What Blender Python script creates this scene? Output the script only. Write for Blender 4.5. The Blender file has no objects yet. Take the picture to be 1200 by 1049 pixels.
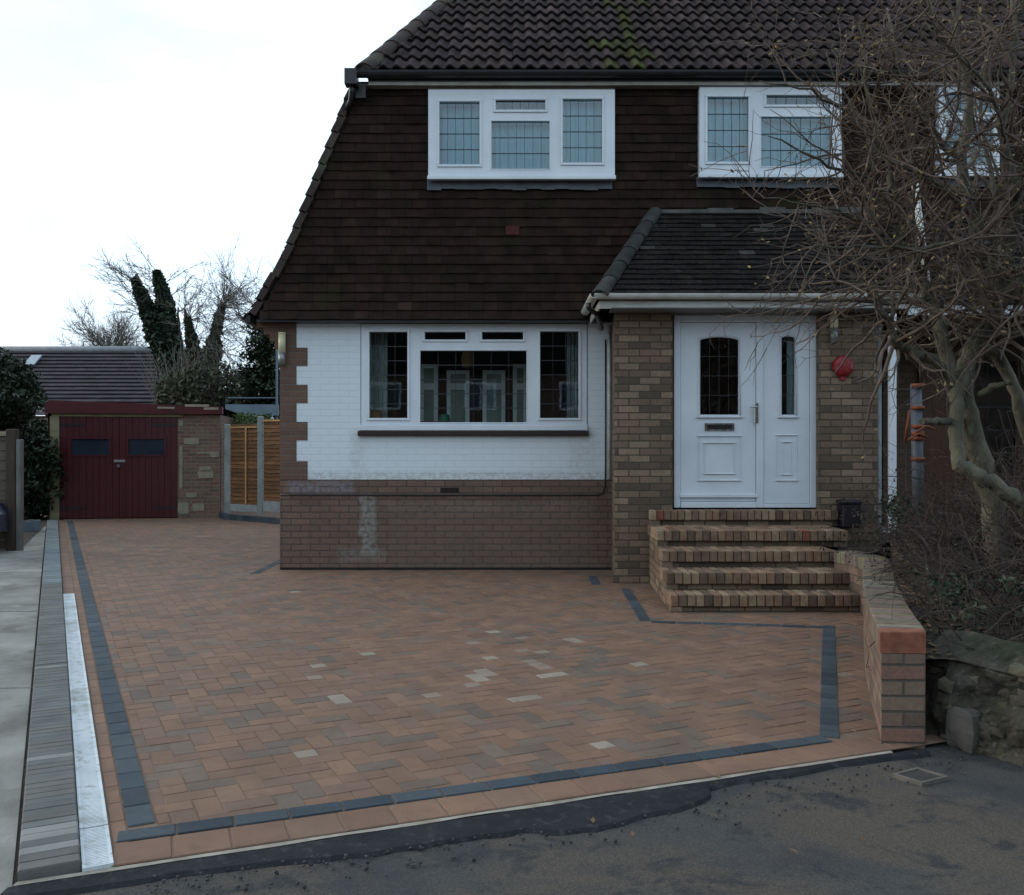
import bpy, math, random
from mathutils import Vector, Matrix, noise
random.seed(11)
R = math.radians
sc = bpy.context.scene
col = sc.collection

# ------------------------------------------------------------------ camera
CH, FP, HY = 1.41, 1080.0, 527.0
cam_d = bpy.data.cameras.new('camera'); cam = bpy.data.objects.new('camera', cam_d); col.objects.link(cam)
cam.location = (0, 0, CH); cam.rotation_euler = (R(90), 0, 0)
cam_d.sensor_width = 36; cam_d.lens = 36*FP/1200; cam_d.shift_y = (HY-524.5)/1200
cam_d.clip_start = .05; cam_d.clip_end = 2000
sc.camera = cam

# ------------------------------------------------------------------ world, sun, exposure
SUN_EL, SUN_AZ = R(18), R(-75)          # low sun behind cloud, beyond the house on the left
w = bpy.data.worlds.new('World'); sc.world = w; w.use_nodes = True
wn = w.node_tree.nodes; wl = w.node_tree.links; bg = wn['Background']
sky = wn.new('ShaderNodeTexSky'); sky.sky_type = 'NISHITA'; sky.sun_disc = False
sky.sun_elevation = SUN_EL; sky.sun_rotation = SUN_AZ
sky.air_density = 1.0; sky.dust_density = 4.0; sky.ozone_density = 1.0
hs = wn.new('ShaderNodeHueSaturation'); hs.inputs['Saturation'].default_value = .8
cl = wn.new('ShaderNodeTexNoise'); cl.inputs['Scale'].default_value = 1.6; cl.inputs['Detail'].default_value = 5
tc = wn.new('ShaderNodeTexCoord'); mp = wn.new('ShaderNodeMapping'); mp.inputs['Scale'].default_value = (1, 1, 2.5)
wl.new(tc.outputs['Generated'], mp.inputs['Vector']); wl.new(mp.outputs[0], cl.inputs['Vector'])
rp = wn.new('ShaderNodeValToRGB'); rp.color_ramp.elements[0].position = .33; rp.color_ramp.elements[1].position = .58
rp.color_ramp.elements[0].color = (.25,.25,.25,1); rp.color_ramp.elements[1].color = (.95,.95,.95,1)
wl.new(cl.outputs['Fac'], rp.inputs[0])
mx = wn.new('ShaderNodeMixRGB'); mx.inputs[2].default_value = (7.2, 8.9, 10.4, 1)
wl.new(sky.outputs[0], hs.inputs['Color']); wl.new(hs.outputs[0], mx.inputs[1]); wl.new(rp.outputs[0], mx.inputs[0])
wl.new(mx.outputs[0], bg.inputs['Color']); bg.inputs['Strength'].default_value = .12
sd = bpy.data.lights.new('sun', 'SUN'); sd.energy = .5; sd.angle = R(25); sd.color = (1, .95, .88)
so = bpy.data.objects.new('sun', sd); col.objects.link(so)
sv = Vector((math.sin(SUN_AZ)*math.cos(SUN_EL), math.cos(SUN_AZ)*math.cos(SUN_EL), math.sin(SUN_EL)))
so.rotation_euler = sv.to_track_quat('Z', 'Y').to_euler(); so.location = (-6, -12, 14)
vs = sc.view_settings; vs.view_transform = 'Standard'; vs.look = 'None'; vs.exposure = 0.35; vs.gamma = 1; vs.use_curve_mapping = False

# ------------------------------------------------------------------ helpers
def P(x, y, Y):                      # photo pixel at depth Y -> world point (used to survey the place)
    return Vector(((x-600)*Y/FP, Y, CH-(y-HY)*Y/FP))
def G(x, y, z=0):                    # photo pixel on a level plane -> world XY
    Y = FP*(CH-z)/(y-HY); return Vector(((x-600)*Y/FP, Y, z))
def wloc(o):
    v = Vector((0,0,0))
    while o: v += o.location; o = o.parent
    return v
def tag(o, label=None, cat=None, group=None, kind=None):
    for k, v in (('label',label),('category',cat),('group',group),('kind',kind)):
        if v: o[k] = v
    return o
def thing(name, label, cat, loc=(0,0,0), group=None):
    o = bpy.data.objects.new(name, None); col.objects.link(o); o.location = loc; o.empty_display_size = .1
    return tag(o, label, cat, group)

class MB:
    def __init__(s): s.v=[]; s.f=[]; s.uv=[]; s.c=[]; s.hasc=False; s.smooth=[]
    def face(s, pts, c=None, uv=None, sm=False):
        b = len(s.v); s.v += [tuple(p) for p in pts]; s.f.append(tuple(range(b, b+len(pts))))
        if uv is None:
            a, bb, cc = Vector(pts[0]), Vector(pts[1]), Vector(pts[2]); n = (bb-a).cross(cc-a)
            ax, ay, az = abs(n.x), abs(n.y), abs(n.z)
            if az >= ax and az >= ay: uv = [(p[0], p[1]) for p in pts]
            elif ay >= ax: uv = [(p[0], p[2]) for p in pts]
            else: uv = [(p[1], p[2]) for p in pts]
        s.uv += uv; s.smooth.append(sm)
        cc = c if c else (1,1,1)
        if c: s.hasc = True
        s.c += [(cc[0],cc[1],cc[2],1)]*len(pts)
    def hexa(s, p, c=None, skip=()):   # p: 8 points, bottom 4 ccw then top 4 ccw
        F = {'b':(3,2,1,0),'t':(4,5,6,7),'f':(0,1,5,4),'r':(1,2,6,5),'k':(2,3,7,6),'l':(3,0,4,7)}
        for k, i in F.items():
            if k not in skip: s.face([p[j] for j in i], c)
    def box(s, x0,x1,y0,y1,z0,z1, c=None, skip=()):
        s.hexa([(x0,y0,z0),(x1,y0,z0),(x1,y1,z0),(x0,y1,z0),(x0,y0,z1),(x1,y0,z1),(x1,y1,z1),(x0,y1,z1)], c, skip)
    def obox(s, o, u, v, w_, c=None, skip=()):  # oriented box from corner o with edge vectors
        o=Vector(o); u=Vector(u); v=Vector(v); w_=Vector(w_)
        s.hexa([o,o+u,o+u+v,o+v,o+w_,o+u+w_,o+u+v+w_,o+v+w_], c, skip)
    def bbox(s, x0,x1,y0,y1,z0,z1, b=.004, c=None):  # box with chamfered edges
        X=[(x0,x0+b),(x1,x1-b)]; Y=[(y0,y0+b),(y1,y1-b)]; Z=[(z0,z0+b),(z1,z1-b)]
        def q(i,j,k,ax):
            return (X[i][0] if ax==0 else X[i][1], Y[j][0] if ax==1 else Y[j][1], Z[k][0] if ax==2 else Z[k][1])
        ctr = Vector(((x0+x1)/2,(y0+y1)/2,(z0+z1)/2))
        def add(pts):
            a=Vector(pts[0]); n=(Vector(pts[1])-a).cross(Vector(pts[2])-a); m=sum((Vector(p) for p in pts),Vector())/len(pts)
            if n.dot(m-ctr)<0: pts=pts[::-1]
            s.face(pts,c)
        for i in (0,1): add([q(i,0,0,0),q(i,1,0,0),q(i,1,1,0),q(i,0,1,0)])
        for j in (0,1): add([q(0,j,0,1),q(1,j,0,1),q(1,j,1,1),q(0,j,1,1)])
        for k in (0,1): add([q(0,0,k,2),q(1,0,k,2),q(1,1,k,2),q(0,1,k,2)])
        for i in (0,1):
            for j in (0,1): add([q(i,j,0,0),q(i,j,1,0),q(i,j,1,1),q(i,j,0,1)])
            for k in (0,1): add([q(i,0,k,0),q(i,1,k,0),q(i,1,k,2),q(i,0,k,2)])
        for j in (0,1):
            for k in (0,1): add([q(0,j,k,1),q(1,j,k,1),q(1,j,k,2),q(0,j,k,2)])
        for i in (0,1):
            for j in (0,1):
                for k in (0,1): add([q(i,j,k,0),q(i,j,k,1),q(i,j,k,2)])
    def tube(s, pts, rad, n=8, c=None, cap=True):
        pts=[Vector(p) for p in pts]; m=len(pts)
        if not isinstance(rad,(list,tuple)): rad=[rad]*m
        t=(pts[1]-pts[0]).normalized(); a=t.orthogonal().normalized(); rings=[]
        for i in range(m):
            if i==0: t=pts[1]-pts[0]
            elif i==m-1: t=pts[i]-pts[i-1]
            else: t=pts[i+1]-pts[i-1]
            t.normalize(); a=(a-t*a.dot(t))
            if a.length<1e-5: a=t.orthogonal()
            a.normalize(); b=t.cross(a)
            rings.append([pts[i]+(a*math.cos(k*2*math.pi/n)+b*math.sin(k*2*math.pi/n))*rad[i] for k in range(n)])
        b0=len(s.v)
        for r_ in rings: s.v+=[tuple(p) for p in r_]
        cc=c if c else (1,1,1)
        if c: s.hasc=True
        L=0
        for i in range(m-1):
            for k in range(n):
                k2=(k+1)%n; s.f.append((b0+i*n+k,b0+i*n+k2,b0+(i+1)*n+k2,b0+(i+1)*n+k)); s.smooth.append(True)
                s.uv+=[(k/n,i),(k/n+1/n,i),(k/n+1/n,i+1),(k/n,i+1)]; s.c+=[(cc[0],cc[1],cc[2],1)]*4
        if cap:
            for i,fl in ((0,True),(m-1,False)):
                idx=[b0+i*n+k for k in range(n)]
                if fl: idx=idx[::-1]
                s.f.append(tuple(idx)); s.smooth.append(False); s.uv+=[(0,0)]*n; s.c+=[(cc[0],cc[1],cc[2],1)]*n
    def build(s, name, m, parent=None, kind=None):
        off = wloc(parent) if parent else Vector((0,0,0))
        me = bpy.data.meshes.new(name)
        vv = [(p[0]-off.x,p[1]-off.y,p[2]-off.z) for p in s.v]
        me.from_pydata(vv, [], s.f)
        ul = me.uv_layers.new(name='UVMap')
        flat=[]
        for a in s.uv: flat += [a[0],a[1]]
        ul.data.foreach_set('uv', flat)
        if s.hasc:
            ca = me.color_attributes.new('Col','FLOAT_COLOR','CORNER'); fl=[]
            for a in s.c: fl += a
            ca.data.foreach_set('color', fl)
        me.polygons.foreach_set('use_smooth', s.smooth)
        me.materials.append(m); me.update()
        o = bpy.data.objects.new(name, me); col.objects.link(o)
        if parent: o.parent = parent
        if kind: o['kind'] = kind
        return o

# ------------------------------------------------------------------ materials
def newmat(name):
    m = bpy.data.materials.new(name); m.use_nodes = True; nt = m.node_tree
    return m, nt.nodes, nt.links, nt.nodes['Principled BSDF']
def mix(n,l,fac,a,b,mode='MIX'):
    x = n.new('ShaderNodeMixRGB'); x.blend_type = mode
    for i,vv in ((0,fac),(1,a),(2,b)):
        if hasattr(vv,'is_output'): l.new(vv, x.inputs[i])
        elif i==0: x.inputs[0].default_value = vv
        else: x.inputs[i].default_value = (vv[0],vv[1],vv[2],1)
    return x.outputs[0]
def ramp(n,l,src,stops):
    r = n.new('ShaderNodeValToRGB'); e = r.color_ramp.elements
    while len(e) < len(stops): e.new(.5)
    for i,(p,c) in enumerate(stops):
        e[i].position = p; e[i].color = (c,c,c,1) if isinstance(c,(int,float)) else (c[0],c[1],c[2],1)
    l.new(src, r.inputs[0]); return r.outputs[0]
def nz(n,l,vec,scale,detail=5,rough=.55,dist=0):
    t = n.new('ShaderNodeTexNoise'); t.inputs['Scale'].default_value = scale; t.inputs['Detail'].default_value = detail
    t.inputs['Roughness'].default_value = rough; t.inputs['Distortion'].default_value = dist
    l.new(vec, t.inputs['Vector']); return t.outputs['Fac']
def mth(n,l,op,a,b=None,c=None):
    x = n.new('ShaderNodeMath'); x.operation = op
    for i,vv in enumerate((a,b,c)):
        if vv is None: continue
        if hasattr(vv,'is_output'): l.new(vv,x.inputs[i])
        else: x.inputs[i].default_value = vv
    return x.outputs[0]
def bump(n,l,b,h,strength,dist=.01):
    x = n.new('ShaderNodeBump'); x.inputs['Strength'].default_value = strength; x.inputs['Distance'].default_value = dist
    l.new(h, x.inputs['Height']); l.new(x.outputs[0], b.inputs['Normal'])

def M(name, c1, c2=None, scale=4, rough=.8, bs=.2, bscale=60, attr=False, spec=.3, metal=0, moss=None, mossamt=.6, stretch=None, c3=None):
    m,n,l,b = newmat(name); t = n.new('ShaderNodeTexCoord').outputs['Object']
    if stretch:
        q = n.new('ShaderNodeMapping'); q.inputs['Scale'].default_value = stretch; l.new(t,q.inputs[0]); tv = q.outputs[0]
    else: tv = t
    c2 = c2 or tuple(x*.72 for x in c1)
    f = ramp(n,l,nz(n,l,tv,scale,6),[(.32,0),(.68,1)])
    c = mix(n,l,f,c1,c2)
    if c3: c = mix(n,l,ramp(n,l,nz(n,l,tv,scale*3.7,4),[(.55,0),(.7,1)]),c,c3)
    if attr:
        a = n.new('ShaderNodeVertexColor'); a.layer_name = 'Col'; c = mix(n,l,1.0,c,a.outputs[0],'MULTIPLY')
    if moss: c = mix(n,l,ramp(n,l,nz(n,l,t,1.3,7,.7),[(mossamt,0),(mossamt+.14,1)]),c,moss)
    l.new(c,b.inputs['Base Color'])
    r = ramp(n,l,nz(n,l,t,scale*5,3),[(.2,max(rough-.12,.02)),(.8,min(rough+.1,1))]); l.new(r,b.inputs['Roughness'])
    b.inputs['Specular IOR Level'].default_value = spec; b.inputs['Metallic'].default_value = metal
    if bs: bump(n,l,b,nz(n,l,tv,bscale,4,.6),bs,.004)
    return m

def brick(name, cols, mortar=(.2,.18,.15), paint=None, stains=(), course=.075, length=.225, joint=.010, dirt=.5, dirtcol=(.05,.05,.035), soft=.35):
    m,n,l,b = newmat(name)
    uvn = n.new('ShaderNodeUVMap'); uvn.uv_map = 'UVMap'; sx = n.new('ShaderNodeSeparateXYZ'); l.new(uvn.outputs[0],sx.inputs[0])
    # slightly wandering coordinates so the courses are not ruler straight
    wob = mth(n,l,'MULTIPLY',mth(n,l,'SUBTRACT',nz(n,l,uvn.outputs[0],9,3),.5),.008)
    u = mth(n,l,'ADD',sx.outputs[0],wob); v = mth(n,l,'ADD',sx.outputs[1],mth(n,l,'MULTIPLY',wob,.6))
    rv = mth(n,l,'DIVIDE',v,course); row = mth(n,l,'FLOOR',rv); fv = mth(n,l,'FRACT',rv)
    off = mth(n,l,'MULTIPLY',mth(n,l,'FLOORED_MODULO',row,2.0),.5)
    ru = mth(n,l,'ADD',mth(n,l,'DIVIDE',u,length),off); cu = mth(n,l,'FLOOR',ru); fu = mth(n,l,'FRACT',ru)
    du = mth(n,l,'MULTIPLY',mth(n,l,'MINIMUM',fu,mth(n,l,'SUBTRACT',1.0,fu)),length)
    dv = mth(n,l,'MULTIPLY',mth(n,l,'MINIMUM',fv,mth(n,l,'SUBTRACT',1.0,fv)),course)
    d = mth(n,l,'ADD',mth(n,l,'MINIMUM',du,dv),mth(n,l,'MULTIPLY',mth(n,l,'SUBTRACT',nz(n,l,uvn.outputs[0],60,3),.5),.006))
    mask = ramp(n,l,mth(n,l,'DIVIDE',d,joint),[(.4,0),(.85,1)])     # 1 on brick
    cv = n.new('ShaderNodeCombineXYZ'); l.new(cu,cv.inputs[0]); l.new(row,cv.inputs[1])
    wn_ = n.new('ShaderNodeTexWhiteNoise'); wn_.noise_dimensions='2D'; l.new(cv.outputs[0],wn_.inputs['Vector'])
    k = len(cols); rr = n.new('ShaderNodeValToRGB'); rr.color_ramp.interpolation='CONSTANT'; e = rr.color_ramp.elements
    while len(e)<k: e.new(.5)
    for i,c in enumerate(cols): e[i].position=i/k; e[i].color=(c[0],c[1],c[2],1)
    l.new(wn_.outputs[0], rr.inputs[0])
    c = mix(n,l,.45,rr.outputs[0],tuple(sum(q[i] for q in cols)/k for i in range(3))) if soft is None else mix(n,l,soft,rr.outputs[0],tuple(sum(q[i] for q in cols)/k for i in range(3)))
    c = mix(n,l,ramp(n,l,nz(n,l,uvn.outputs[0],38,5,.7),[(.3,.45),(.75,0)]),c,(.03,.025,.02))
    c = mix(n,l,mask,mortar,c)
    if paint:
        c = mix(n,l,ramp(n,l,nz(n,l,uvn.outputs[0],14,6,.75),[(.66,0),(.78,.5)]),paint,(paint[0]*.6,paint[1]*.6,paint[2]*.57))
        c = mix(n,l,mth(n,l,'MULTIPLY',mth(n,l,'SUBTRACT',1.0,mask),.16),c,(.32,.35,.36))
        c = mix(n,l,ramp(n,l,nz(n,l,uvn.outputs[0],55,3,.8),[(.70,0),(.76,.8)]),c,(.22,.2,.19))
    elif dirt:
        c = mix(n,l,ramp(n,l,nz(n,l,uvn.outputs[0],2.2,7,.65),[(.42,0),(.72,dirt)]),c,dirtcol)
    for (x0,x1,z0,z1,sc_,amt) in stains:      # real efflorescence / washed patches with their own shape
        def band(vv,a0,a1,soft_):
            return mth(n,l,'MULTIPLY',ramp(n,l,mth(n,l,'DIVIDE',mth(n,l,'SUBTRACT',vv,a0-soft_),max(a1-a0+2*soft_,.01)),[(0,0),(soft_/(a1-a0+2*soft_),1)]),
                       ramp(n,l,mth(n,l,'DIVIDE',mth(n,l,'SUBTRACT',vv,a0-soft_),max(a1-a0+2*soft_,.01)),[(1-soft_/(a1-a0+2*soft_),1),(1,0)]))
        wu = mth(n,l,'ADD',sx.outputs[0],mth(n,l,'MULTIPLY',mth(n,l,'SUBTRACT',nz(n,l,uvn.outputs[0],5,4),.5),.25))
        f = mth(n,l,'MULTIPLY',band(wu,x0,x1,.05),band(sx.outputs[1],z0,z1,.06))
        f = mth(n,l,'MULTIPLY',f,ramp(n,l,nz(n,l,uvn.outputs[0],20,4,.7),[(.35,0),(.62,amt)]))
        c = mix(n,l,f,c,sc_)
    l.new(c,b.inputs['Base Color']); b.inputs['Roughness'].default_value=.88 if not paint else .6; b.inputs['Specular IOR Level'].default_value=.25
    h = mth(n,l,'ADD',mask,mth(n,l,'MULTIPLY',nz(n,l,uvn.outputs[0],90,4,.6),.45))
    bump(n,l,b,h,.55 if not paint else .35,.006)
    return m

def glass_mat(name, tint=(.85,.93,.95), base=.05):
    m = bpy.data.materials.new(name); m.use_nodes=True; n=m.node_tree.nodes; l=m.node_tree.links; n.clear()
    o=n.new('ShaderNodeOutputMaterial'); a=n.new('ShaderNodeBsdfTransparent'); a.inputs[0].default_value=(*tint,1)
    g=n.new('ShaderNodeBsdfGlossy'); g.inputs['Roughness'].default_value=.02; g.inputs[0].default_value=(.9,.95,1,1)
    lw=n.new('ShaderNodeFresnel'); lw.inputs[0].default_value=1.5
    tcn=n.new('ShaderNodeTexCoord'); nn=n.new('ShaderNodeTexNoise'); nn.inputs['Scale'].default_value=1.7; l.new(tcn.outputs['Object'],nn.inputs['Vector'])
    bp=n.new('ShaderNodeBump'); bp.inputs['Strength'].default_value=.03; bp.inputs['Distance'].default_value=.01; l.new(nn.outputs[0],bp.inputs['Height'])
    l.new(bp.outputs[0],g.inputs['Normal'])
    ad=n.new('ShaderNodeMath'); ad.operation='ADD'; ad.inputs[1].default_value=base; l.new(lw.outputs[0],ad.inputs[0])
    ms=n.new('ShaderNodeMixShader'); l.new(ad.outputs[0],ms.inputs[0]); l.new(a.outputs[0],ms.inputs[1]); l.new(g.outputs[0],ms.inputs[2]); l.new(ms.outputs[0],o.inputs[0])
    return m

upvc = M('upvc', (.66,.71,.76),(.58,.63,.68),3,.35,0,attr=False,spec=.5)
upvc_old = M('upvc_weathered', (.60,.61,.58),(.42,.42,.37),5,.5,.1,40,spec=.4,stretch=(1,1,3))
black_pl = M('black_plastic', (.012,.012,.014),(.02,.02,.022),6,.4,0,spec=.4)
lead = M('lead', (.09,.10,.12),(.05,.055,.065),8,.55,.3,30,spec=.4)
came = M('lead_came', (.05,.055,.06),(.035,.035,.04),20,.5,0,metal=.3)
glass = glass_mat('window_glass', base=.06)
glass_up = glass_mat('upper_window_glass', (.46,.72,.80), .06)
net = M('net_curtain', (.72,.84,.84),(.60,.72,.72),2.5,.95,.1,20,stretch=(14,1,.4))
curtain = M('curtain', (.55,.60,.55),(.40,.45,.42),4,.95,.2,30,stretch=(10,1,.3))
room_m = M('room_wall', (.10,.075,.06),(.07,.05,.045),3,.9,0)
cream = M('cream_joinery', (.75,.80,.76),(.62,.66,.63),3,.6,0)
tile_m = M('plain_tile', (.031,.0180,.0145),(.015,.010,.008),6,.97,.5,80,attr=True,spec=.08,moss=(.024,.021,.010),mossamt=.54)
porchtile_m = M('porch_tile', (.019,.0155,.0145),(.009,.0078,.008),7,.97,.6,70,attr=True,spec=.08,c3=(.03,.031,.028))
roll_m = M('roll_tile', (.050,.034,.033),(.020,.0145,.0155),5,.95,.6,60,attr=True,spec=.12,moss=(.035,.036,.02),mossamt=.60)
hip_m = M('hip_tile', (.055,.036,.03),(.028,.022,.02),6,.9,.6,50,attr=True,moss=(.07,.072,.045),mossamt=.55)
darkmortar_m = M('dark_mortar', (.06,.052,.042),(.04,.034,.028),8,.95,.4,60)
mortar_m = M('mortar', (.20,.19,.17),(.12,.115,.10),8,.9,.4,60)
quoin_m = brick('quoin_brick', [(.19,.105,.075),(.16,.09,.068),(.215,.12,.082),(.145,.085,.065)], (.13,.11,.09), soft=.5, dirt=.25)
low_m = brick('lower_brick', [(.235,.138,.104),(.19,.115,.09),(.205,.138,.112),(.24,.145,.108),(.16,.105,.084)], (.075,.058,.05), soft=.5, dirt=.6, dirtcol=(.085,.064,.05),
     stains=[(-1.75,-1.62,.22,.86,(.30,.33,.31),.6),(-2.0,-1.5,.12,.22,(.24,.25,.23),.4),(-1.5,.95,.70,.78,(.22,.20,.175),.35),(-1.4,.9,.0,.62,(.15,.12,.10),.5),(-2.6,-1.9,.93,1.01,(.20,.20,.23),.8)])
white_m = brick('painted_brick', [(.7,.72,.73),(.72,.74,.75)], (.54,.58,.61), paint=(.64,.70,.74), joint=.008, stains=[(-2.6,1.2,1.04,1.12,(.30,.29,.25),.55),(.70,.96,1.2,1.62,(.45,.47,.46),.5),(-1.86,-1.72,1.2,1.60,(.45,.47,.46),.5)])
porch_m = brick('porch_brick', [(.25,.175,.115),(.205,.145,.098),(.33,.24,.165),(.15,.105,.075),(.105,.08,.06),(.235,.155,.11),(.28,.20,.14)], (.07,.058,.042), soft=.15, dirt=.45, dirtcol=(.055,.046,.033))
garage_brick = brick('garage_brick', [(.20,.075,.065),(.155,.06,.055),(.24,.10,.08),(.13,.06,.06),(.20,.12,.09)], (.19,.18,.15), soft=.1, dirt=.6, dirtcol=(.12,.12,.085), stains=[(-1,9,-.1,3,(.25,.22,.17),.3)])
wall_brick = brick('garden_wall_brick', [(.25,.16,.12),(.20,.14,.11),(.28,.19,.14),(.17,.12,.09),(.30,.16,.12)], (.09,.08,.065), soft=.1, dirt=.4)
neigh_brick = brick('neighbour_brick', [(.14,.085,.06),(.11,.07,.05),(.16,.10,.075)], (.07,.06,.05), dirt=.5)
edgebrick_m = M('edge_brick', (1,1,1),(.62,.60,.56),18,.88,.6,90,attr=True)
paver_m = M('paver', (.80,.79,.79),(.60,.60,.61),3.2,.82,.6,120,attr=True,spec=.35,c3=(.60,.60,.58),moss=(.10,.078,.058),mossamt=.66)
joint_m = M('joint_sand', (.19,.125,.085),(.14,.095,.07),12,.95,.3,90)
kerb_m = M('kerb_block', (.9,.9,.9),(.62,.62,.6),5,.85,.5,90,attr=True)
drain_m = M('drain_white', (.60,.64,.67),(.48,.52,.54),6,.6,.3,60,c3=(.34,.34,.30),moss=(.26,.25,.21),mossamt=.54)
conc_m = M('old_concrete', (.29,.285,.26),(.12,.115,.10),1.7,.9,.9,60,c3=(.24,.23,.20),moss=(.10,.095,.08),mossamt=.56)
conc2 = M('concrete_post', (.30,.33,.32),(.20,.22,.22),5,.9,.3,50)
reddoor = M('red_paint', (.070,.008,.012),(.048,.006,.010),3,.45,.25,30,stretch=(12,1,.6),spec=.4)
redfascia = M('red_fascia', (.085,.013,.016),(.055,.010,.013),3,.6,.2,30)
timber = M('pale_timber', (.26,.23,.13),(.16,.15,.09),3,.8,.3,40,stretch=(1,1,4))
fence_m = M('fence_board', (.21,.10,.042),(.12,.058,.026),2.5,.8,.4,30,attr=True,stretch=(1.5,1.5,10))
darkwood = M('dark_wood', (.07,.05,.038),(.035,.027,.022),3,.85,.4,30,stretch=(8,8,1))
bark_m = M('grey_bark', (.15,.135,.10),(.045,.042,.03),7,.9,1.0,30,c3=(.10,.115,.065),stretch=(1,1,.45),moss=(.055,.052,.038),mossamt=.5)
for n_b in bark_m.node_tree.nodes:
    if n_b.type=='BUMP': n_b.inputs['Distance'].default_value=.02
twig_m = M('twig_bark', (.15,.115,.09),(.085,.062,.052),6,.9,0)
shrub_m = M('shrub_stem', (.068,.049,.041),(.036,.027,.024),3,.9,0)
bud_m = M('bud', (.26,.22,.09),(.17,.11,.065),5,.8,0,attr=True)
leaf_dark = M('dark_leaf', (.020,.036,.015),(.012,.023,.011),2,.6,0,attr=True,spec=.4)
leaf_ivy = M('ivy_leaf', (.035,.055,.032),(.02,.034,.022),1.5,.6,0,attr=True)
leaf_hedge = M('hedge_leaf', (.07,.12,.03),(.04,.07,.02),1.5,.7,0,attr=True)
leaf_brown = M('dry_leaf', (.17,.10,.055),(.10,.065,.04),5,.85,0,attr=True)
far_twig = M('far_twig', (.16,.15,.13),(.11,.10,.09),2,.9,0)
far_leafy = M('far_scrub', (.085,.085,.055),(.05,.055,.035),.8,.9,0,attr=True)
soil_m = M('soil', (.045,.034,.025),(.026,.022,.016),5,.95,.9,40,c3=(.09,.06,.035))
chrome = M('chrome', (.6,.6,.6),(.5,.5,.5),5,.25,0,metal=1)
red_bell = M('red_plastic', (.26,.012,.018),(.20,.01,.014),5,.4,0,spec=.5)
lampglass = M('lamp_diffuser', (.60,.58,.38),(.5,.48,.32),5,.4,0)

# ------------------------------------------------------------------ ground
def sheet(name, pts, z, m, kind='structure', label=None):
    b=MB(); b.face([(p[0],p[1],z) for p in pts]); return b.build(name,m,None,kind)
grass_m = M('rough_ground', (.06,.065,.03),(.035,.035,.02),1.2,.95,.5,20,c3=(.07,.055,.035))
sheet('ground', [(-400,-300),(400,-300),(400,600),(-400,600)], -.06, grass_m)

# tarmac road
def tarmac():
    m,n,l,b=newmat('tarmac'); t=n.new('ShaderNodeTexCoord').outputs['Object']
    c=mix(n,l,ramp(n,l,nz(n,l,t,1.5,8,.68),[(.34,0),(.60,1)]),(.028,.031,.038),(.080,.075,.068))
    c=mix(n,l,ramp(n,l,nz(n,l,t,.9,7,.65,.8),[(.44,0),(.57,.8)]),c,(.125,.092,.062))
    c=mix(n,l,ramp(n,l,nz(n,l,t,2.9,8,.72,.5),[(.52,0),(.60,.9)]),c,(.017,.019,.024))
    c=mix(n,l,ramp(n,l,nz(n,l,t,7,6,.7,.3),[(.60,0),(.70,.6)]),c,(.12,.105,.08))
    vo=n.new('ShaderNodeTexVoronoi'); vo.inputs['Scale'].default_value=95; l.new(t,vo.inputs['Vector'])
    c=mix(n,l,ramp(n,l,vo.outputs['Distance'],[(.25,0),(.6,.5)]),c,(.016,.017,.02))
    c=mix(n,l,ramp(n,l,nz(n,l,t,240,2,.5),[(.58,0),(.68,.5)]),c,(.15,.135,.118))
    l.new(c,b.inputs['Base Color']); b.inputs['Roughness'].default_value=.82
    h=mth(n,l,'ADD',nz(n,l,t,170,3,.7),mth(n,l,'MULTIPLY',nz(n,l,t,6,5,.6),1.5)); bump(n,l,b,h,.9,.012)
    return m
tar=tarmac()
b=MB(); N=60        # gently uneven sheet
def tz(x,y): return -.016+.010*noise.noise(Vector((x*.9,y*.9,0)))
xs=[-30+i*.0 for i in range(1)]
def grid(b,x0,x1,y0,y1,nx,ny,zf,clip=None):
    for i in range(nx):
        for j in range(ny):
            xa,xb=x0+(x1-x0)*i/nx,x0+(x1-x0)*(i+1)/nx; ya,yb=y0+(y1-y0)*j/ny,y0+(y1-y0)*(j+1)/ny
            q=[(xa,ya),(xb,ya),(xb,yb),(xa,yb)]
            if clip: q=clip(q)
            if len(q)>=3: b.face([(x,y,zf(x,y)) for x,y in q],sm=True)
def clip_half(poly,a,c):       # keep a.x*x+a.y*y <= c
    out=[]
    for i in range(len(poly)):
        p,q=poly[i],poly[(i+1)%len(poly)]; dp=a[0]*p[0]+a[1]*p[1]-c; dq=a[0]*q[0]+a[1]*q[1]-c
        if dp<=0: out.append(p)
        if (dp<0)!=(dq<0) and abs(dp-dq)>1e-12 and dp!=0 and dq!=0:
            t=dp/(dp-dq); out.append((p[0]+(q[0]-p[0])*t,p[1]+(q[1]-p[1])*t))
    return out
ES,EI=.387,3.645       # front edge of the drive: Y = EI + ES*X
grid(b,-14,16,-12,9,60,42,lambda x,y:-.024)
road=b.build('road',tar,None,'structure')

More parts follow.
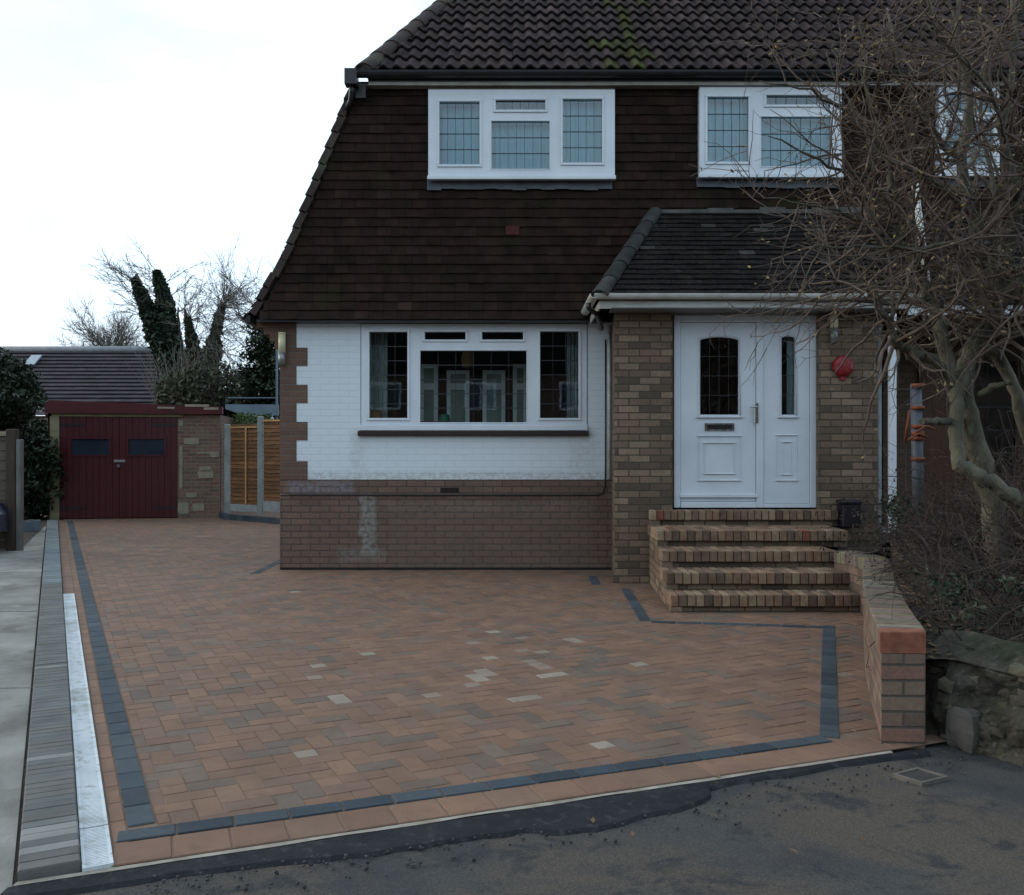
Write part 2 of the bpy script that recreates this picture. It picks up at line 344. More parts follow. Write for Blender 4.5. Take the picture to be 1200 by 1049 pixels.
# new dark tarmac strip along the drive edge, ragged outer side
b=MB()
dark_tar=M('fresh_tarmac',(.017,.018,.023),(.008,.009,.012),6,.85,1.0,150,c3=(.035,.034,.034))
lowpx=[(-40,1080),(30,1049),(130,1033),(230,1020),(320,1008),(400,1000),(450,994),(495,990),(540,980),(610,972),(650,972),(695,967),(750,955),(800,944),(830,935),(835,921),(900,908),(960,898),(1000,892),(1040,888),(1100,880)]
low=[]
for i in range(len(lowpx)-1):
    (xa,ya),(xb,yb)=lowpx[i],lowpx[i+1]
    for k in range(7):
        t=k/7; g=G(xa+(xb-xa)*t,ya+(yb-ya)*t); low.append((g.x+.03*noise.noise(g*9),g.y+.035*noise.noise(g*7+Vector((3,1,0)))))
up=[]
for (x,y) in low: up.append((x,EI+ES*x-.032))
for i in range(len(low)-1):
    l0,l1,u0,u1=low[i],low[i+1],up[i],up[i+1]
    b.face([(l0[0],l0[1],-.0235),(l1[0],l1[1],-.0235),(l1[0],l1[1]+.02,-.011),(l0[0],l0[1]+.02,-.011)])
    b.face([(l0[0],l0[1]+.02,-.011),(l1[0],l1[1]+.02,-.011),(u1[0],u1[1],-.006),(u0[0],u0[1],-.006)])
b.build('tarmac_patch',dark_tar,None,'structure')
# pale concrete haunch showing as a thin line at the edge
b=MB()
for i in range(40):
    x0=-1.62+i*.085; x1=x0+.085; a=.030+.012*noise.noise(Vector((x0*4,0,0))); a2=.030+.012*noise.noise(Vector((x1*4,0,0)))
    b.face([(x0,EI+ES*x0-a,-.0045),(x1,EI+ES*x1-a2,-.0045),(x1,EI+ES*x1-.002,-.0045),(x0,EI+ES*x0-.002,-.0045)])
b.build('concrete_edging',M('edging',(.36,.33,.28),(.2,.17,.13),9,.9,.3,80),None,'structure')

# loose stones and crumbs of tarmac
# ------------------------------------------------------------------ block paved drive
D1=Vector((-.4457,.8952,0)); D2=Vector((.8952,.4457,0))
def st(s,t): v=D1*s+D2*t; return (v.x,v.y)
reds=[(.265,.150,.095),(.25,.145,.094),(.27,.158,.10),(.24,.14,.094),(.255,.152,.103),(.228,.138,.098)]
greys=[(.20,.142,.106),(.18,.135,.106),(.21,.15,.11)]
def paver_col(x,y):
    r=random.random(); k=noise.noise(Vector((x*.8,y*.8,4)))
    if r<.15+.30*max(0,k+.1): c=random.choice(greys)
    else: c=random.choice(reds)
    m_=math.exp(-((x+.15)**2/1.0+(y-5.9)**2/1.2))
    if random.random()<.13*m_+.002: c=random.choice([(.35,.28,.215),(.31,.23,.175),(.40,.33,.26)])
    s=random.uniform(.90,1.08); return tuple(q*s for q in c)
def block(b,poly,z,c,ch=.0035,drop=.005):
    if len(poly)<3: return
    cx=sum(p[0] for p in poly)/len(poly); cy=sum(p[1] for p in poly)/len(poly)
    ar=abs(sum(poly[i][0]*poly[(i+1)%len(poly)][1]-poly[(i+1)%len(poly)][0]*poly[i][1] for i in range(len(poly))))/2
    if ar<.0006: return
    inn=[]
    for p in poly:
        dx,dy=cx-p[0],cy-p[1]; L=math.hypot(dx,dy); k=min(ch*1.4/L,.3); inn.append((p[0]+dx*k,p[1]+dy*k))
    b.face([(p[0],p[1],z) for p in inn],c)
    for i in range(len(poly)):
        j=(i+1)%len(poly); b.face([(poly[i][0],poly[i][1],z-drop),(poly[j][0],poly[j][1],z-drop),(inn[j][0],inn[j][1],z),(inn[i][0],inn[i][1],z)],c)
b=MB()
FL=.31          # field starts this far (in Y) behind the front edge
g=.0016
def infield(cx,cy):
    if cy<EI+ES*cx+.1 or cy>20.2: return False
    if cx>3.15 or (cx>-2.6 and cy>11.0): return False
    if cx>1.5 and cy>8.4: return False
    return True
n_=0
for i in range(-60,330):
    for j in range(-20,200):
        # 90 degree herringbone on a 0.1 grid: period 4 along the diagonal
        for kind in (0,1):
            k=(i+j)%4; 
            if kind==0 and (i-j)%4==0: s0,s1,t0,t1=i,i+2,j,j+1
            elif kind==1 and (i-j)%4==1-0 and False: continue
            elif kind==1 and (i-j)%4==3: s0,s1,t0,t1=i,i+1,j,j+2
            else: continue
            ps=.1*.5*(s0+s1); pt=.1*.5*(t0+t1)
            c=st(ps,pt)
            if pt<.30 or not infield(*c): continue
            q=[st(s0*.1+g,t0*.1+g),st(s1*.1-g,t0*.1+g),st(s1*.1-g,t1*.1-g),st(s0*.1+g,t1*.1-g)][::-1]
            q=clip_half(q,(-D2.x,-D2.y),-.352)
            q=clip_half(q,(ES,-1),-(EI+FL))
            if len(q)>=3:
                dz=random.uniform(-.0016,.0016)+.0025*noise.noise(Vector((c[0]*.9,c[1]*.9,7))); pc=paver_col(*c); n_+=1
                if pc[0]>.278 and len(q)==4 and random.random()<.65:      # efflorescence on half of a block only
                    m1=tuple((q[0][k_]+q[1][k_])/2 for k_ in (0,1)); m2=tuple((q[2][k_]+q[3][k_])/2 for k_ in (0,1))
                    if (Vector(q[0])-Vector(q[1])).length<(Vector(q[1])-Vector(q[2])).length: m1=tuple((q[1][k_]+q[2][k_])/2 for k_ in (0,1)); m2=tuple((q[3][k_]+q[0][k_])/2 for k_ in (0,1)); block(b,[q[0],q[1],m1,m2],dz,pc,.002); block(b,[m2,m1,q[2],q[3]],dz,random.choice(reds),.002)
                    else: block(b,[q[0],m1,m2,q[3]],dz,pc,.002); block(b,[m1,q[1],q[2],m2],dz,random.choice(reds),.002)
                else: block(b,q,dz,pc)
# perimeter: header course outside the blue bands
def runs(b,p0,p1,width,step,cf,z=0,side=1,gap=.003):
    p0=Vector(p0); p1=Vector(p1); d=(p1-p0); L=d.length; d.normalize(); nrm=Vector((-d.y,d.x))*side; k=int(L/step)
    for i in range(k+1):
        a=i*step+gap; e=min((i+1)*step-gap,L)
        if e-a<.02: continue
        q=[p0+d*a,p0+d*e,p0+d*e+nrm*width,p0+d*a+nrm*width]
        if side<0: q=q[::-1]
        c=cf((q[0].x+q[2].x)/2,(q[0].y+q[2].y)/2); block(b,[(v.x,v.y) for v in q],z+random.uniform(-.001,.001),c)
edge_n=Vector((-ES,1)).normalized()
def fe(x,off): p=Vector((x,EI+ES*x)); return p+edge_n*off
orange=lambda x,y:tuple(q*k_ for k_ in (random.uniform(.9,1.1),) for q in random.choice([(.27,.155,.10),(.25,.15,.10),(.26,.148,.10)]))
runs(b,fe(-1.36,.003),fe(1.9,.003),.185,.2,orange)
runs(b,st(3.40,.192),st(20.6,.192),.052,.2,orange,side=-1)
runs(b,st(9.97,.088),st(20.6,.088),.1,.2,orange,side=-1)
drive=b.build('driveway',paver_m,None,'structure')
# blue bands
def bluec(x,y):
    s=random.uniform(.8,1.2); return tuple(q*s for q in random.choice([(.052,.074,.092),(.045,.062,.080),(.066,.084,.098)]))
b=MB()
runs(b,fe(-1.35,.195),fe(1.62,.195),.095,.205,bluec,z=.004)
runs(b,st(3.72,.250),st(20.2,.250),.095,.205,bluec,z=.004,side=-1)
runs(b,(1.60,4.50),(2.58,7.36),.095,.105,bluec,z=.004,side=1)
runs(b,(1.13,7.50),(2.50,7.27),.085,.205,bluec,z=.004)
runs(b,(1.05,7.58),(1.10,9.34),.095,.205,bluec,z=.004,side=-1)
runs(b,(.83,9.6),(.85,10.25),.095,.205,bluec,z=.004,side=-1)
runs(b,(-2.88,10.45),(-2.88,16.8),.095,.205,bluec,z=.004,side=1)
b.build('blue_paving_band',paver_m,None,'structure')
sheet('paving_bed',[st(.5,.19),(-1.36,EI-ES*1.36+.004),(3.4,EI+ES*3.4+.004),(3.4,21),(-12,21),st(20.8,.19)][1:],-.0035,joint_m)
sheet('house_apron',[(3.4,8),(12,8),(12,25),(3.4,25)],-.03,joint_m)

# kerb of grey blocks on the left, channel drain beside it
t=thing('kerb','low kerb of grey blocks laid crosswise along the left side of the brick drive','kerb',(*st(3.4,-.01),0))
b=MB()
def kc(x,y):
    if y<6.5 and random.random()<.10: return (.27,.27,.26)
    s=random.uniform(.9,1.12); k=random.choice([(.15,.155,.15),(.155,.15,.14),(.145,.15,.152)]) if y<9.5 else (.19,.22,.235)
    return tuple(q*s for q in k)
kp0=Vector(st(3.43,.083)); kp1=Vector(st(20.3,.083))
d=(kp1-kp0); L=d.length; d.normalize(); nr=Vector((-d.y,d.x))
k=int(L/.062)
for i in range(k):
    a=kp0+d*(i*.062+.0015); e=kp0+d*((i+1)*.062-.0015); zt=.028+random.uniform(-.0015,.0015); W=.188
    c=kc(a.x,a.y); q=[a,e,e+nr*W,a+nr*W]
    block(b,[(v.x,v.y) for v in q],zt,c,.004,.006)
    for u_,v_ in ((0,1),(1,2),(2,3),(3,0)): b.face([(q[u_].x,q[u_].y,-.05),(q[v_].x,q[v_].y,-.05),(q[v_].x,q[v_].y,zt-.006),(q[u_].x,q[u_].y,zt-.006)],c)
b.build('kerb_block',kerb_m,t)
t=thing('channel_drain','narrow white slotted drain channel set between the grey kerb and the brick paving','drain',(*st(6,.13),0))
s0=3.40
seg=0
while s0<9.9:
    s1=min(s0+(.36 if seg==0 else 1.0),9.95); b=MB()
    z=.010 if seg else .008
    def sq(sa,sb,ta,tb,z1,z0): b.obox((*st(sa,ta),z0),(*[q for q in (D1*(sb-sa))[:2]],0),(*[q for q in (D2*(ta-tb))[:2]],0),(0,0,z1-z0))
    def bar(sa,sb,ta,tb):
        a=Vector((*st(sa,ta),-.02)); b.obox(a,D2*(tb-ta),D1*(sb-sa),Vector((0,0,z+.02)))
    bar(s0+.003,s1-.003,.087,.098); bar(s0+.003,s1-.003,.172,.184)
    q=s0+.003
    while q<s1-.008:
        bar(q,q+.009,.098,.172); q+=.0135
    b.build('drain_grating',drain_m,t); s0=s1; seg+=1

# neighbour's concrete drive at far left
b=MB()
b.face([(*st(3.3,-.12),-.012),(*st(20.5,-.12),-.012),(-16,19,-.012),(-16,2,-.012),(-3.5,1.2,-.012)][::-1])
b.build('concrete_drive',conc_m,None,'structure')
b=MB()
for i in range(5):   # dark expansion joints and cracks
    y0=5.2+i*2.6; b.obox((-12,y0-.0,-.0115),(12-.5*y0-.1,.3,0),(0,.012,0),(0,0,.001))
b.build('concrete_joint',black_pl,None,'structure')

# ------------------------------------------------------------------ THE HOUSE
H=thing('house','semi-detached house with white painted front wall, brown tile-hung upper floor and brick porch','house',(-1,10.8,0))
YW=10.8; XL=-2.72; XP=1.085; YP=9.76
Zt=2.90; Zb=1.06
# lower wall
b=MB(); b.box(XL,XP+.1,YW,YW+.25,0,Zb,skip=('k',)); b.box(XL,XL+.25,YW+.25,18.2,0,Zb,skip=('f',))
lw=b.build('wall',low_m,H)
b=MB(); b.box(XL+.004,XP+.1,YW-.004,YW+.01,0,.03); b.build('damp_course',M('damp',(.02,.018,.016),None,6,.9,.2,50),H)
# quoins and painted brickwork (toothed, window hole left out)
bz=[Zb,1.29,1.52,1.74,1.96,2.175,2.395,2.60,Zt]
zs=[1.06,1.275,1.52,1.735,1.955,2.17,2.39,2.605,2.90]
WX0,WX1,WZ0,WZ1=-1.775,.885,1.62,2.885
bq=MB(); bw=MB()
for i in range(8):
    z0,z1=zs[i],zs[i+1]; xe=-2.395 if i%2==0 else -2.525
    bq.box(XL,xe,YW-.006,YW+.25,z0,z1,skip=('k','t','b') if i not in (0,) else ('k','t'))
    segs=[(xe,XP+.1)] 
    for zz0,zz1 in ((max(z0,Zb),min(z1,WZ0)),(max(z0,WZ0),min(z1,WZ1)),(max(z0,WZ1),z1)):
        if zz1-zz0<1e-4: continue
        mid=(zz0+zz1)/2
        parts=[(xe,XP+.1)] if not(WZ0<mid<WZ1) else [(xe,WX0),(WX1,XP+.1)]
        for xa,xb in parts: bw.box(xa,xb,YW,YW+.25,zz0,zz1,skip=('k','l','r','t','b'))
bq.box(XL,XL+.25,YW+.25,18.2,Zb,Zt,skip=('f',))
# reveals of window
bw.face([(WX0,YW,WZ0),(WX0,YW+.25,WZ0),(WX0,YW+.25,WZ1),(WX0,YW,WZ1)][::-1]); bw.face([(WX1,YW,WZ0),(WX1,YW+.25,WZ0),(WX1,YW+.25,WZ1),(WX1,YW,WZ1)])
bq.build('quoin_brickwork',quoin_m,H); bw.build('painted_brickwork',white_m,H)
# corbel at the left eaves
b=MB()
for i,(dx,z0,z1) in enumerate([(.06,2.60,2.68),(.12,2.68,2.76),(.19,2.76,2.84),(.27,2.84,2.93)]):
    b.box(XL-dx,XL,YW-.004,YW+.24,z0,z1)
b.build('corbel',quoin_m,H)
# floor plate / rest of the body (behind, never flush)
b=MB(); b.box(-2.45,12,14.9,18.0,0,5.6); b.build('rear_block',room_m,H)

N_H=thing('neighbouring_house','adjoining right-hand house seen behind the bare tree, with dark recessed brick porch','house',(7,10.8,0))
PX_=4.35
HALVES=[(-9,PX_,H),(PX_,10.5,N_H)]
# ---- tiles
def rc(base=1,amt=.18,odd=.012):
    s=base*random.uniform(1-amt,1+amt); 
    if random.random()<odd: return (s*2.6,s*1.1,s*1.2)
    return (s*random.uniform(.95,1.05),s,s*random.uniform(.95,1.05))
def tiles(b,O,U,V,N_,rows,gauge,tw,xr,th=.014,lift=.022,holes=(),colf=None,odd=.012):
    """plain tiles; O origin, U along, V up the face, N_ out; xr(v)->(u0,u1)"""
    O=Vector(O);U=Vector(U);V=Vector(V);N_=Vector(N_)
    for r in range(rows):
        v0=r*gauge; v1=v0+gauge+.012; u0,u1=xr(v0+gauge/2); off=(r%2)*tw/2
        k0=int(math.floor((u0-off)/tw))
        for k in range(k0,k0+4000):
            a=off+k*tw; e=a+tw
            if a>u1: break
            a=max(a,u0); e=min(e,u1)
            if e-a<.01: continue
            spans=[(a+.0015,e-.0015)]
            for (hx0,hx1,hv0,hv1) in holes:
                if v0+gauge*.5>hv0 and v0+gauge*.5<hv1:
                    ns=[]
                    for (p,q) in spans:
                        if q<=hx0 or p>=hx1: ns.append((p,q))
                        else:
                            if p<hx0-.005: ns.append((p,hx0))
                            if q>hx1+.005: ns.append((hx1,q))
                    spans=ns
            for (p,q) in spans:
                j=random.uniform(-.0035,.0035); jl=lift+random.uniform(-.003,.004)
                c=colf(p,v0) if colf else rc(odd=odd)
                P0=O+U*p+V*(v0+j)+N_*jl; P1=O+U*q+V*(v0+j+random.uniform(-.002,.002))+N_*jl
                P2=O+U*q+V*v1+N_*(.004); P3=O+U*p+V*v1+N_*(.004)
                b.face([P0,P1,P2,P3],c); b.face([P0-N_*th,P1-N_*th,P1,P0],c)
                b.face([P0-N_*th,P0,P3,P3-N_*.003],c); b.face([P1,P1-N_*th,P2-N_*.003,P2],c)
# tile hung wall, plane Y=10.70
YT=10.72; ZT0=2.91; TANL=(.0)
def left_edge(z):          # raking verge of the tile-hung gable
    pts=[(2.88,-2.98),(3.05,-2.93),(3.3,-2.80),(3.6,-2.64),(5.62,-1.83)]
    for (za,xa),(zb_,xb) in zip(pts,pts[1:]):
        if z<=zb_: return xa+(xb-xa)*max(0,(z-za))/(zb_-za)
    return pts[-1][1]
XR=10.5
W1=(-.965,1.185,4.565,5.56); W2=(2.16,3.80,4.585,5.592); W3=(4.92,5.62,4.60,5.60)
b=MB()
b.face([(left_edge(2.9)+.02,YT+.02,2.90),(XR,YT+.02,2.90),(XR,YT+.02,4.50),(-2.30,YT+.02,4.50),(-2.66,YT+.02,3.6)])
def strip_wall(x0,x1,z0,z1): b.face([(x0,YT+.02,z0),(x1,YT+.02,z0),(x1,YT+.02,z1),(x0,YT+.02,z1)])
xs_=[-1.86,W1[0],W1[1],W2[0],W2[1],W3[0],W3[1],XR]
b.face([(-2.30,YT+.02,4.50),(W1[0]+.03,YT+.02,4.50),(W1[0]+.03,YT+.02,5.7),(-1.83,YT+.02,5.7)])
strip_wall(W1[1]-.03,W2[0]+.03,4.5,5.7); strip_wall(W2[1]-.03,W3[0]+.03,4.5,5.7); strip_wall(W3[1]-.03,XR,4.5,5.7)
for q in (W1,W2,W3): strip_wall(q[0]+.03,q[1]-.03,4.5,q[2]+.02)
b.build('sheathing',black_pl,H)
def tcol(u,v):
    c=rc(1,.17,0)
    if random.random()<.04: c=tuple(q*1.3 for q in c)
    return c
hol=[(q[0]-.005,q[1]+.005,q[2]-.14-ZT0,q[3]+.3-ZT0) for q in (W1,W2,W3)]
# bell-cast: the lowest four courses kick out
for (lo,hi,par) in HALVES:
  b=MB()
  for r0 in range(4):
    kick=[.11,.07,.04,.018][r0]; kn=[.07,.04,.018,0][r0]
    V=Vector((0,(kick-kn),.11)).normalized(); Nn=Vector((0,-1,0))
    tiles(b,(0,YT-kick,ZT0+r0*.11),(1,0,0),V,Nn,1,.112,.165,lambda v,r0=r0:(max(lo,left_edge(ZT0+r0*.11+.055)+.045),hi),colf=tcol,odd=0)
  tiles(b,(0,YT,ZT0+.44),(1,0,0),(0,0,1),(0,-1,0),21,.1085,.165,lambda v:(max(lo,left_edge(ZT0+.44+v)+.045),hi),holes=[(a,c,d_-.44,e) for a,c,d_,e in hol],colf=tcol,odd=0)
  b.build('tile_hanging',tile_m,par)
b=MB(); b.box(-.075,.085,YT-.034,YT-.02,3.905,4.005); b.build('replaced_tile',M('red_tile',(.07,.014,.014),None,9,.8,.3,60),H)
# tile soffit strip under the bell cast
b=MB(); b.box(left_edge(2.9)+.03,XP+.0,YT-.10,YW+.01,2.885,2.905); b.build('eaves_board',black_pl,H)
# steep side roof (over the left end)
SV=Vector((.81,0,2.02)).normalized(); SN=Vector((-SV.z,0,SV.x))
b=MB(); random.seed(5)
sidebase=Vector((-2.70,YT,3.50))
def side_tiles():
    # U along +Y (into depth), V up-slope
    tiles(b,(-2.74,YT-.035,3.42),(0,1,0),tuple(SV),tuple(SN),21,.115,.165,lambda v:(0,6.6),th=.02,lift=.03,colf=lambda u,v:rc(1.15,.25,.05))
side_tiles()
# flared foot
FV=Vector((.30,0,.50)).normalized(); FN=Vector((-FV.z,0,FV.x))
tiles(b,(-3.06,YT-.035,2.96),(0,1,0),tuple(FV),tuple(FN),5,.112,.165,lambda v:(0,6.6),th=.02,lift=.03,colf=lambda u,v:rc(1.15,.25,.05))
b.build('side_roof',tile_m,H)
b=MB(); random.seed(6)
# verge tiles stepping down the rake, each lapped over the next
n=12
for i in range(n):
    z0=3.42+i*.185; p0=Vector((left_edge(z0)-.02,YT-.06,z0)); dv=SV*.215
    k=rc(1.0,.25,.1); 
    b.obox(p0+SN*.038,dv-SN*.022,Vector((0,.16,0)),-SN*.085,k)
for i in range(3):
    z0=2.98+i*.155; p0=Vector((left_edge(z0)-.055,YT-.075,z0)); b.obox(p0+FN*.03,FV*.19,Vector((0,.17,0)),-FN*.075,rc(1,.2,.0))
b.build('verge_tile',hip_m,H)
# side gutter seen end-on
b=MB()
def gutter(b,p0,p1,r=.055,n=9,lipout=0):
    p0=Vector(p0);p1=Vector(p1); t_=(p1-p0).normalized(); sd_=t_.cross(Vector((0,0,1))).normalized(); up_=Vector((0,0,1))
    prof=[(-r,0)]+[(-r*math.cos(a),-r*math.sin(a)) for a in [math.pi*k/n for k in range(n+1)]]+[(r,0)]
    outer=[(x,z) for x,z in prof[1:-1]]; inner=[(x*.86,z*.86) for x,z in outer]
    loop=outer+inner[::-1]
    A=[p0+sd_*x+up_*z for x,z in loop]; B=[p1+sd_*x+up_*z for x,z in loop]
    for i in range(len(loop)): j=(i+1)%len(loop); b.face([A[i],A[j],B[j],B[i]])
    k=len(outer)
    for i in range(k-1):
        for Q,fl in ((A,0),(B,1)):
            f=[Q[i],Q[i+1],Q[2*k-2-i],Q[2*k-1-i]]; b.face(f if fl else f[::-1])
gutter(b,(-3.13,YT-.10,2.985),(-3.13,17.2,2.985),.06)
b.box(-3.09,-3.03,YT-.06,17.2,2.88,2.965)
b.build('side_gutter',black_pl,H)

# main roof, bold roll interlocking tiles
ROOF_A=math.atan(.90); YE=10.50; ZE=5.715; XE=-1.67
RV=Vector((0,math.cos(ROOF_A),math.sin(ROOF_A))); RN=Vector((0,-math.sin(ROOF_A),math.cos(ROOF_A)))
hipdx=.84/1.98*math.cos(ROOF_A)
pitch=.152; gauge=.325
for (lo,hi,par) in HALVES:
 b=MB()
 for r in range(11):
    v0=r*gauge; xl=XE+hipdx*v0; prof_n=6
    i0=int(math.floor((xl)/pitch)); 
    for i in range(i0,int(math.ceil(hi/pitch-.01))):
        a=i*pitch; 
        if a+pitch*.3<xl or a<lo-.01: continue
        x_m=a
        grn=math.exp(-((a-1.36)/.22)**2)
        c=rc(1,.30,.0)
        if random.random()<.5*grn: c=(c[0]*1.1,c[1]*1.6,c[2]*.5)
        if random.random()<.07: c=tuple(q*1.35 for q in c)
        j=random.uniform(-.006,.006); dz=random.uniform(-.003,.004)
        pts0=[];pts1=[]
        for k in range(prof_n+1):
            ph=k/prof_n; h=.042*(max(0,math.sin(math.pi*min(ph/.72,1)))**.8) if ph<.72 else 0
            ln=.042+dz
            pts0.append(Vector((a+ph*pitch,YE,ZE))+RV*(v0+j)+RN*(h+ln)); pts1.append(Vector((a+ph*pitch,YE,ZE))+RV*(v0+gauge+.03)+RN*(h+.002))
        for k in range(prof_n):
            b.face([pts0[k],pts0[k+1],pts1[k+1],pts1[k]],c,sm=False)
            b.face([pts0[k]-RN*.022,pts0[k+1]-RN*.022,pts0[k+1],pts0[k]],c)
 b.build('roof',roll_m,par)
b=MB(); # roof deck below, side face of hip
top=Vector((XE,YE,ZE))+Vector((hipdx,math.cos(ROOF_A),math.sin(ROOF_A)))*3.6
dz_=Vector((0,0,-.02))
b.face([Vector((XE,YE,ZE))+dz_,Vector((XR,YE,ZE))+dz_,Vector((XR,top.y,top.z))+dz_,top+dz_])
b.face([Vector((XE,YE,ZE))+dz_,top+dz_,Vector((top.x,17.3,top.z))+dz_,Vector((XE-.0,17.3,ZE))+dz_])
b.face([top+dz_,Vector((XR,top.y,top.z))+dz_,Vector((XR,17.3,top.z-.1))+dz_,Vector((top.x,17.3,top.z-.1))+dz_])
b.build('roof_deck',black_pl,H)
b=MB(); random.seed(9)
hv=Vector((hipdx,math.cos(ROOF_A),math.sin(ROOF_A))).normalized(); base=Vector((XE-.02,YE-.02,ZE+.01))
hipside=hv.cross(Vector((0,0,1))).normalized(); hipup=hipside.cross(hv).normalized()
for i in range(9):
    p0=base+hv*(i*.40); c=rc(1,.22,0)
    for k in range(8):
        a0=math.pi*(k/8)*1.0; a1=math.pi*((k+1)/8)
        def q(a,s,r): return p0+hv*s+hipside*(math.cos(a)*r)+hipup*(math.sin(a)*r*.75-.01)
        b.face([q(a0,0,.125),q(a1,0,.125),q(a1,.44,.108),q(a0,.44,.108)],c,sm=True)
        b.face([q(a0,0,.10),q(a1,0,.10),q(a1,0,.125),q(a0,0,.125)],c)
b.build('hip_tile',hip_m,H)
b=MB(); 
for k in range(10):
    a=2*math.pi*k/10; a1=2*math.pi*(k+1)/10
    b.face([base+hv*.02,base+hv*.02+hipside*math.cos(a)*.10+hipup*math.sin(a)*.07,base+hv*.02+hipside*math.cos(a1)*.10+hipup*math.sin(a1)*.07])
b.build('hip_mortar',mortar_m,H)
# soffit, fascia, gutter
fas_m=M('fascia_old',(.46,.44,.40),(.30,.28,.25),6,.7,.1,40)
for (lo,hi,par) in HALVES:
    x0=-1.80 if lo<0 else lo
    b=MB(); b.box(x0,hi,10.60,YT+.02,5.60,5.612); b.build('soffit',M('soffit_old',(.22,.19,.17),None,6,.8,.1,40),par)
    b=MB(); b.box(x0+.15 if lo<0 else x0,hi,10.585,10.60,5.598,5.70); b.build('fascia_board',fas_m,par)
    b=MB(); gutter(b,(x0,10.515,5.718),(hi-.002,10.515,5.722),.066); b.box(x0+.15 if lo<0 else x0,hi-.002,10.565,10.584,5.638,5.73); b.build('gutter',black_pl,par)
b=MB(); # hopper + swan neck at left corner
b.box(-1.90,-1.76,10.44,10.58,5.56,5.735); b.tube([(-1.83,10.52,5.58),(-1.83,10.52,5.50),(-1.85,10.58,5.42),(-1.93,10.70,5.34)],.032,10)
b.box(-1.80,-1.68,10.58,10.64,5.45,5.59)
b.build('hopper',black_pl,H)

# ---- windows
def window(parent,x0,x1,z0,z1,Y,lights,gm,fw=.055,depth=.07,nverts=True,mold=.0):
    """lights: list of (x0,x1,z0,z1,hbars,vbars) glass rectangles"""
    fr=MB()
    # frame = slab with holes: assemble from a grid of cells
    xs=sorted({x0,x1}|{v for q in lights for v in q[:2]}); zz=sorted({z0,z1}|{v for q in lights for v in q[2:4]})
    for i in range(len(xs)-1):
        for j in range(len(zz)-1):
            mx_,mz=(xs[i]+xs[i+1])/2,(zz[j]+zz[j+1])/2
            if any(q[0]<mx_<q[1] and q[2]<mz<q[3] for q in lights): continue
            fr.face([(xs[i],Y,zz[j]),(xs[i+1],Y,zz[j]),(xs[i+1],Y,zz[j+1]),(xs[i],Y,zz[j+1])])
    for (a,b_,c,d_) in [(x0,x1,z0,z1)]:
        fr.face([(a,Y,c),(a,Y+depth,c),(a,Y+depth,d_),(a,Y,d_)][::-1]); fr.face([(b_,Y,c),(b_,Y+depth,c),(b_,Y+depth,d_),(b_,Y,d_)])
        fr.face([(a,Y,d_),(b_,Y,d_),(b_,Y+depth,d_),(a,Y+depth,d_)]); fr.face([(a,Y,c),(b_,Y,c),(b_,Y+depth,c),(a,Y+depth,c)][::-1])
    for q in lights:
        a,b_,c,d_=q[:4]
        fr.face([(a,Y,c),(a,Y+depth,c),(a,Y+depth,d_),(a,Y,d_)]); fr.face([(b_,Y,c),(b_,Y+depth,c),(b_,Y+depth,d_),(b_,Y,d_)][::-1])
        fr.face([(a,Y,d_),(b_,Y,d_),(b_,Y+depth,d_),(a,Y+depth,d_)][::-1]); fr.face([(a,Y,c),(b_,Y,c),(b_,Y+depth,c),(a,Y+depth,c)])
    f=fr.build('window',upvc,parent)
    for q in lights:
        a,b_,c,d_=q[:4]; s=MB(); e=.028; sash=q[6] if len(q)>6 else True
        if sash:   # raised sash around this light
            A,B,C,D=a-e,b_+e,c-e,d_+e
            for (p,r_,u,v) in ((A,B,C,c),(A,B,d_,D),(A,a,c,d_),(b_,B,c,d_)): s.bbox(p,r_,Y-.016,Y-.0005,u,v,.004)
        else:
            E=.012
            for (p,r_,u,v) in ((a-E,b_+E,c-E,c),(a-E,b_+E,d_,d_+E),(a-E,a,c,d_),(b_,b_+E,c,d_)): s.bbox(p,r_,Y-.006,Y-.0005,u,v,.002)
        sh=s.build('sash',upvc,f)
        g_=MB(); g_.face([(a,Y+.028,c),(b_,Y+.028,c),(b_,Y+.028,d_),(a,Y+.028,d_)]); g_.build('pane',gm,f)
        l_=MB(); hb,vb=q[4],q[5]
        for k in range(1,hb): z=c+(d_-c)*k/hb; l_.box(a,b_,Y+.021,Y+.0265,z-.0045,z+.0045)
        for k in range(1,vb): x=a+(b_-a)*k/vb; l_.box(x-.0022,x+.0022,Y+.022,Y+.0262,c,d_)
        if hb==1 and vb>1: l_.box(a,b_,Y+.0215,Y+.0268,d_-.012,d_-.004)
        if l_.f: l_.build('lead_strip',came,f)
    return f
def zr(y,Y): return CH-(y-HY)*Y/FP
def xr_(x,Y): return (x-600)*Y/FP
def LT(px0,px1,py0,py1,Y,hb,vb,sash=True): return (xr_(px0,Y),xr_(px1,Y),zr(py1,Y),zr(py0,Y),hb,vb,sash)
YB=YW-.012
big=window(H,-1.765,.875,1.70,2.88,YB,[LT(433,477.5,389,490,YB,6,3),LT(498,545.5,389,398,YB,1,1),LT(565,613,389,398,YB,1,1),LT(492.5,617,411,495,YB,5,6,False),LT(633,678,388.5,490,YB,6,3)],glass,depth=.08)
b=MB(); b.bbox(-1.79,.885,YW-.045,YW+.06,1.632,1.698,.006); b.build('window_sill',upvc,big)
b=MB(); b.bbox(-1.80,.895,YW-.065,YW+.05,1.572,1.628,.006); b.build('timber_sill',M('sill_wood',(.035,.022,.02),None,5,.6,.1,40),H)
YU=10.62
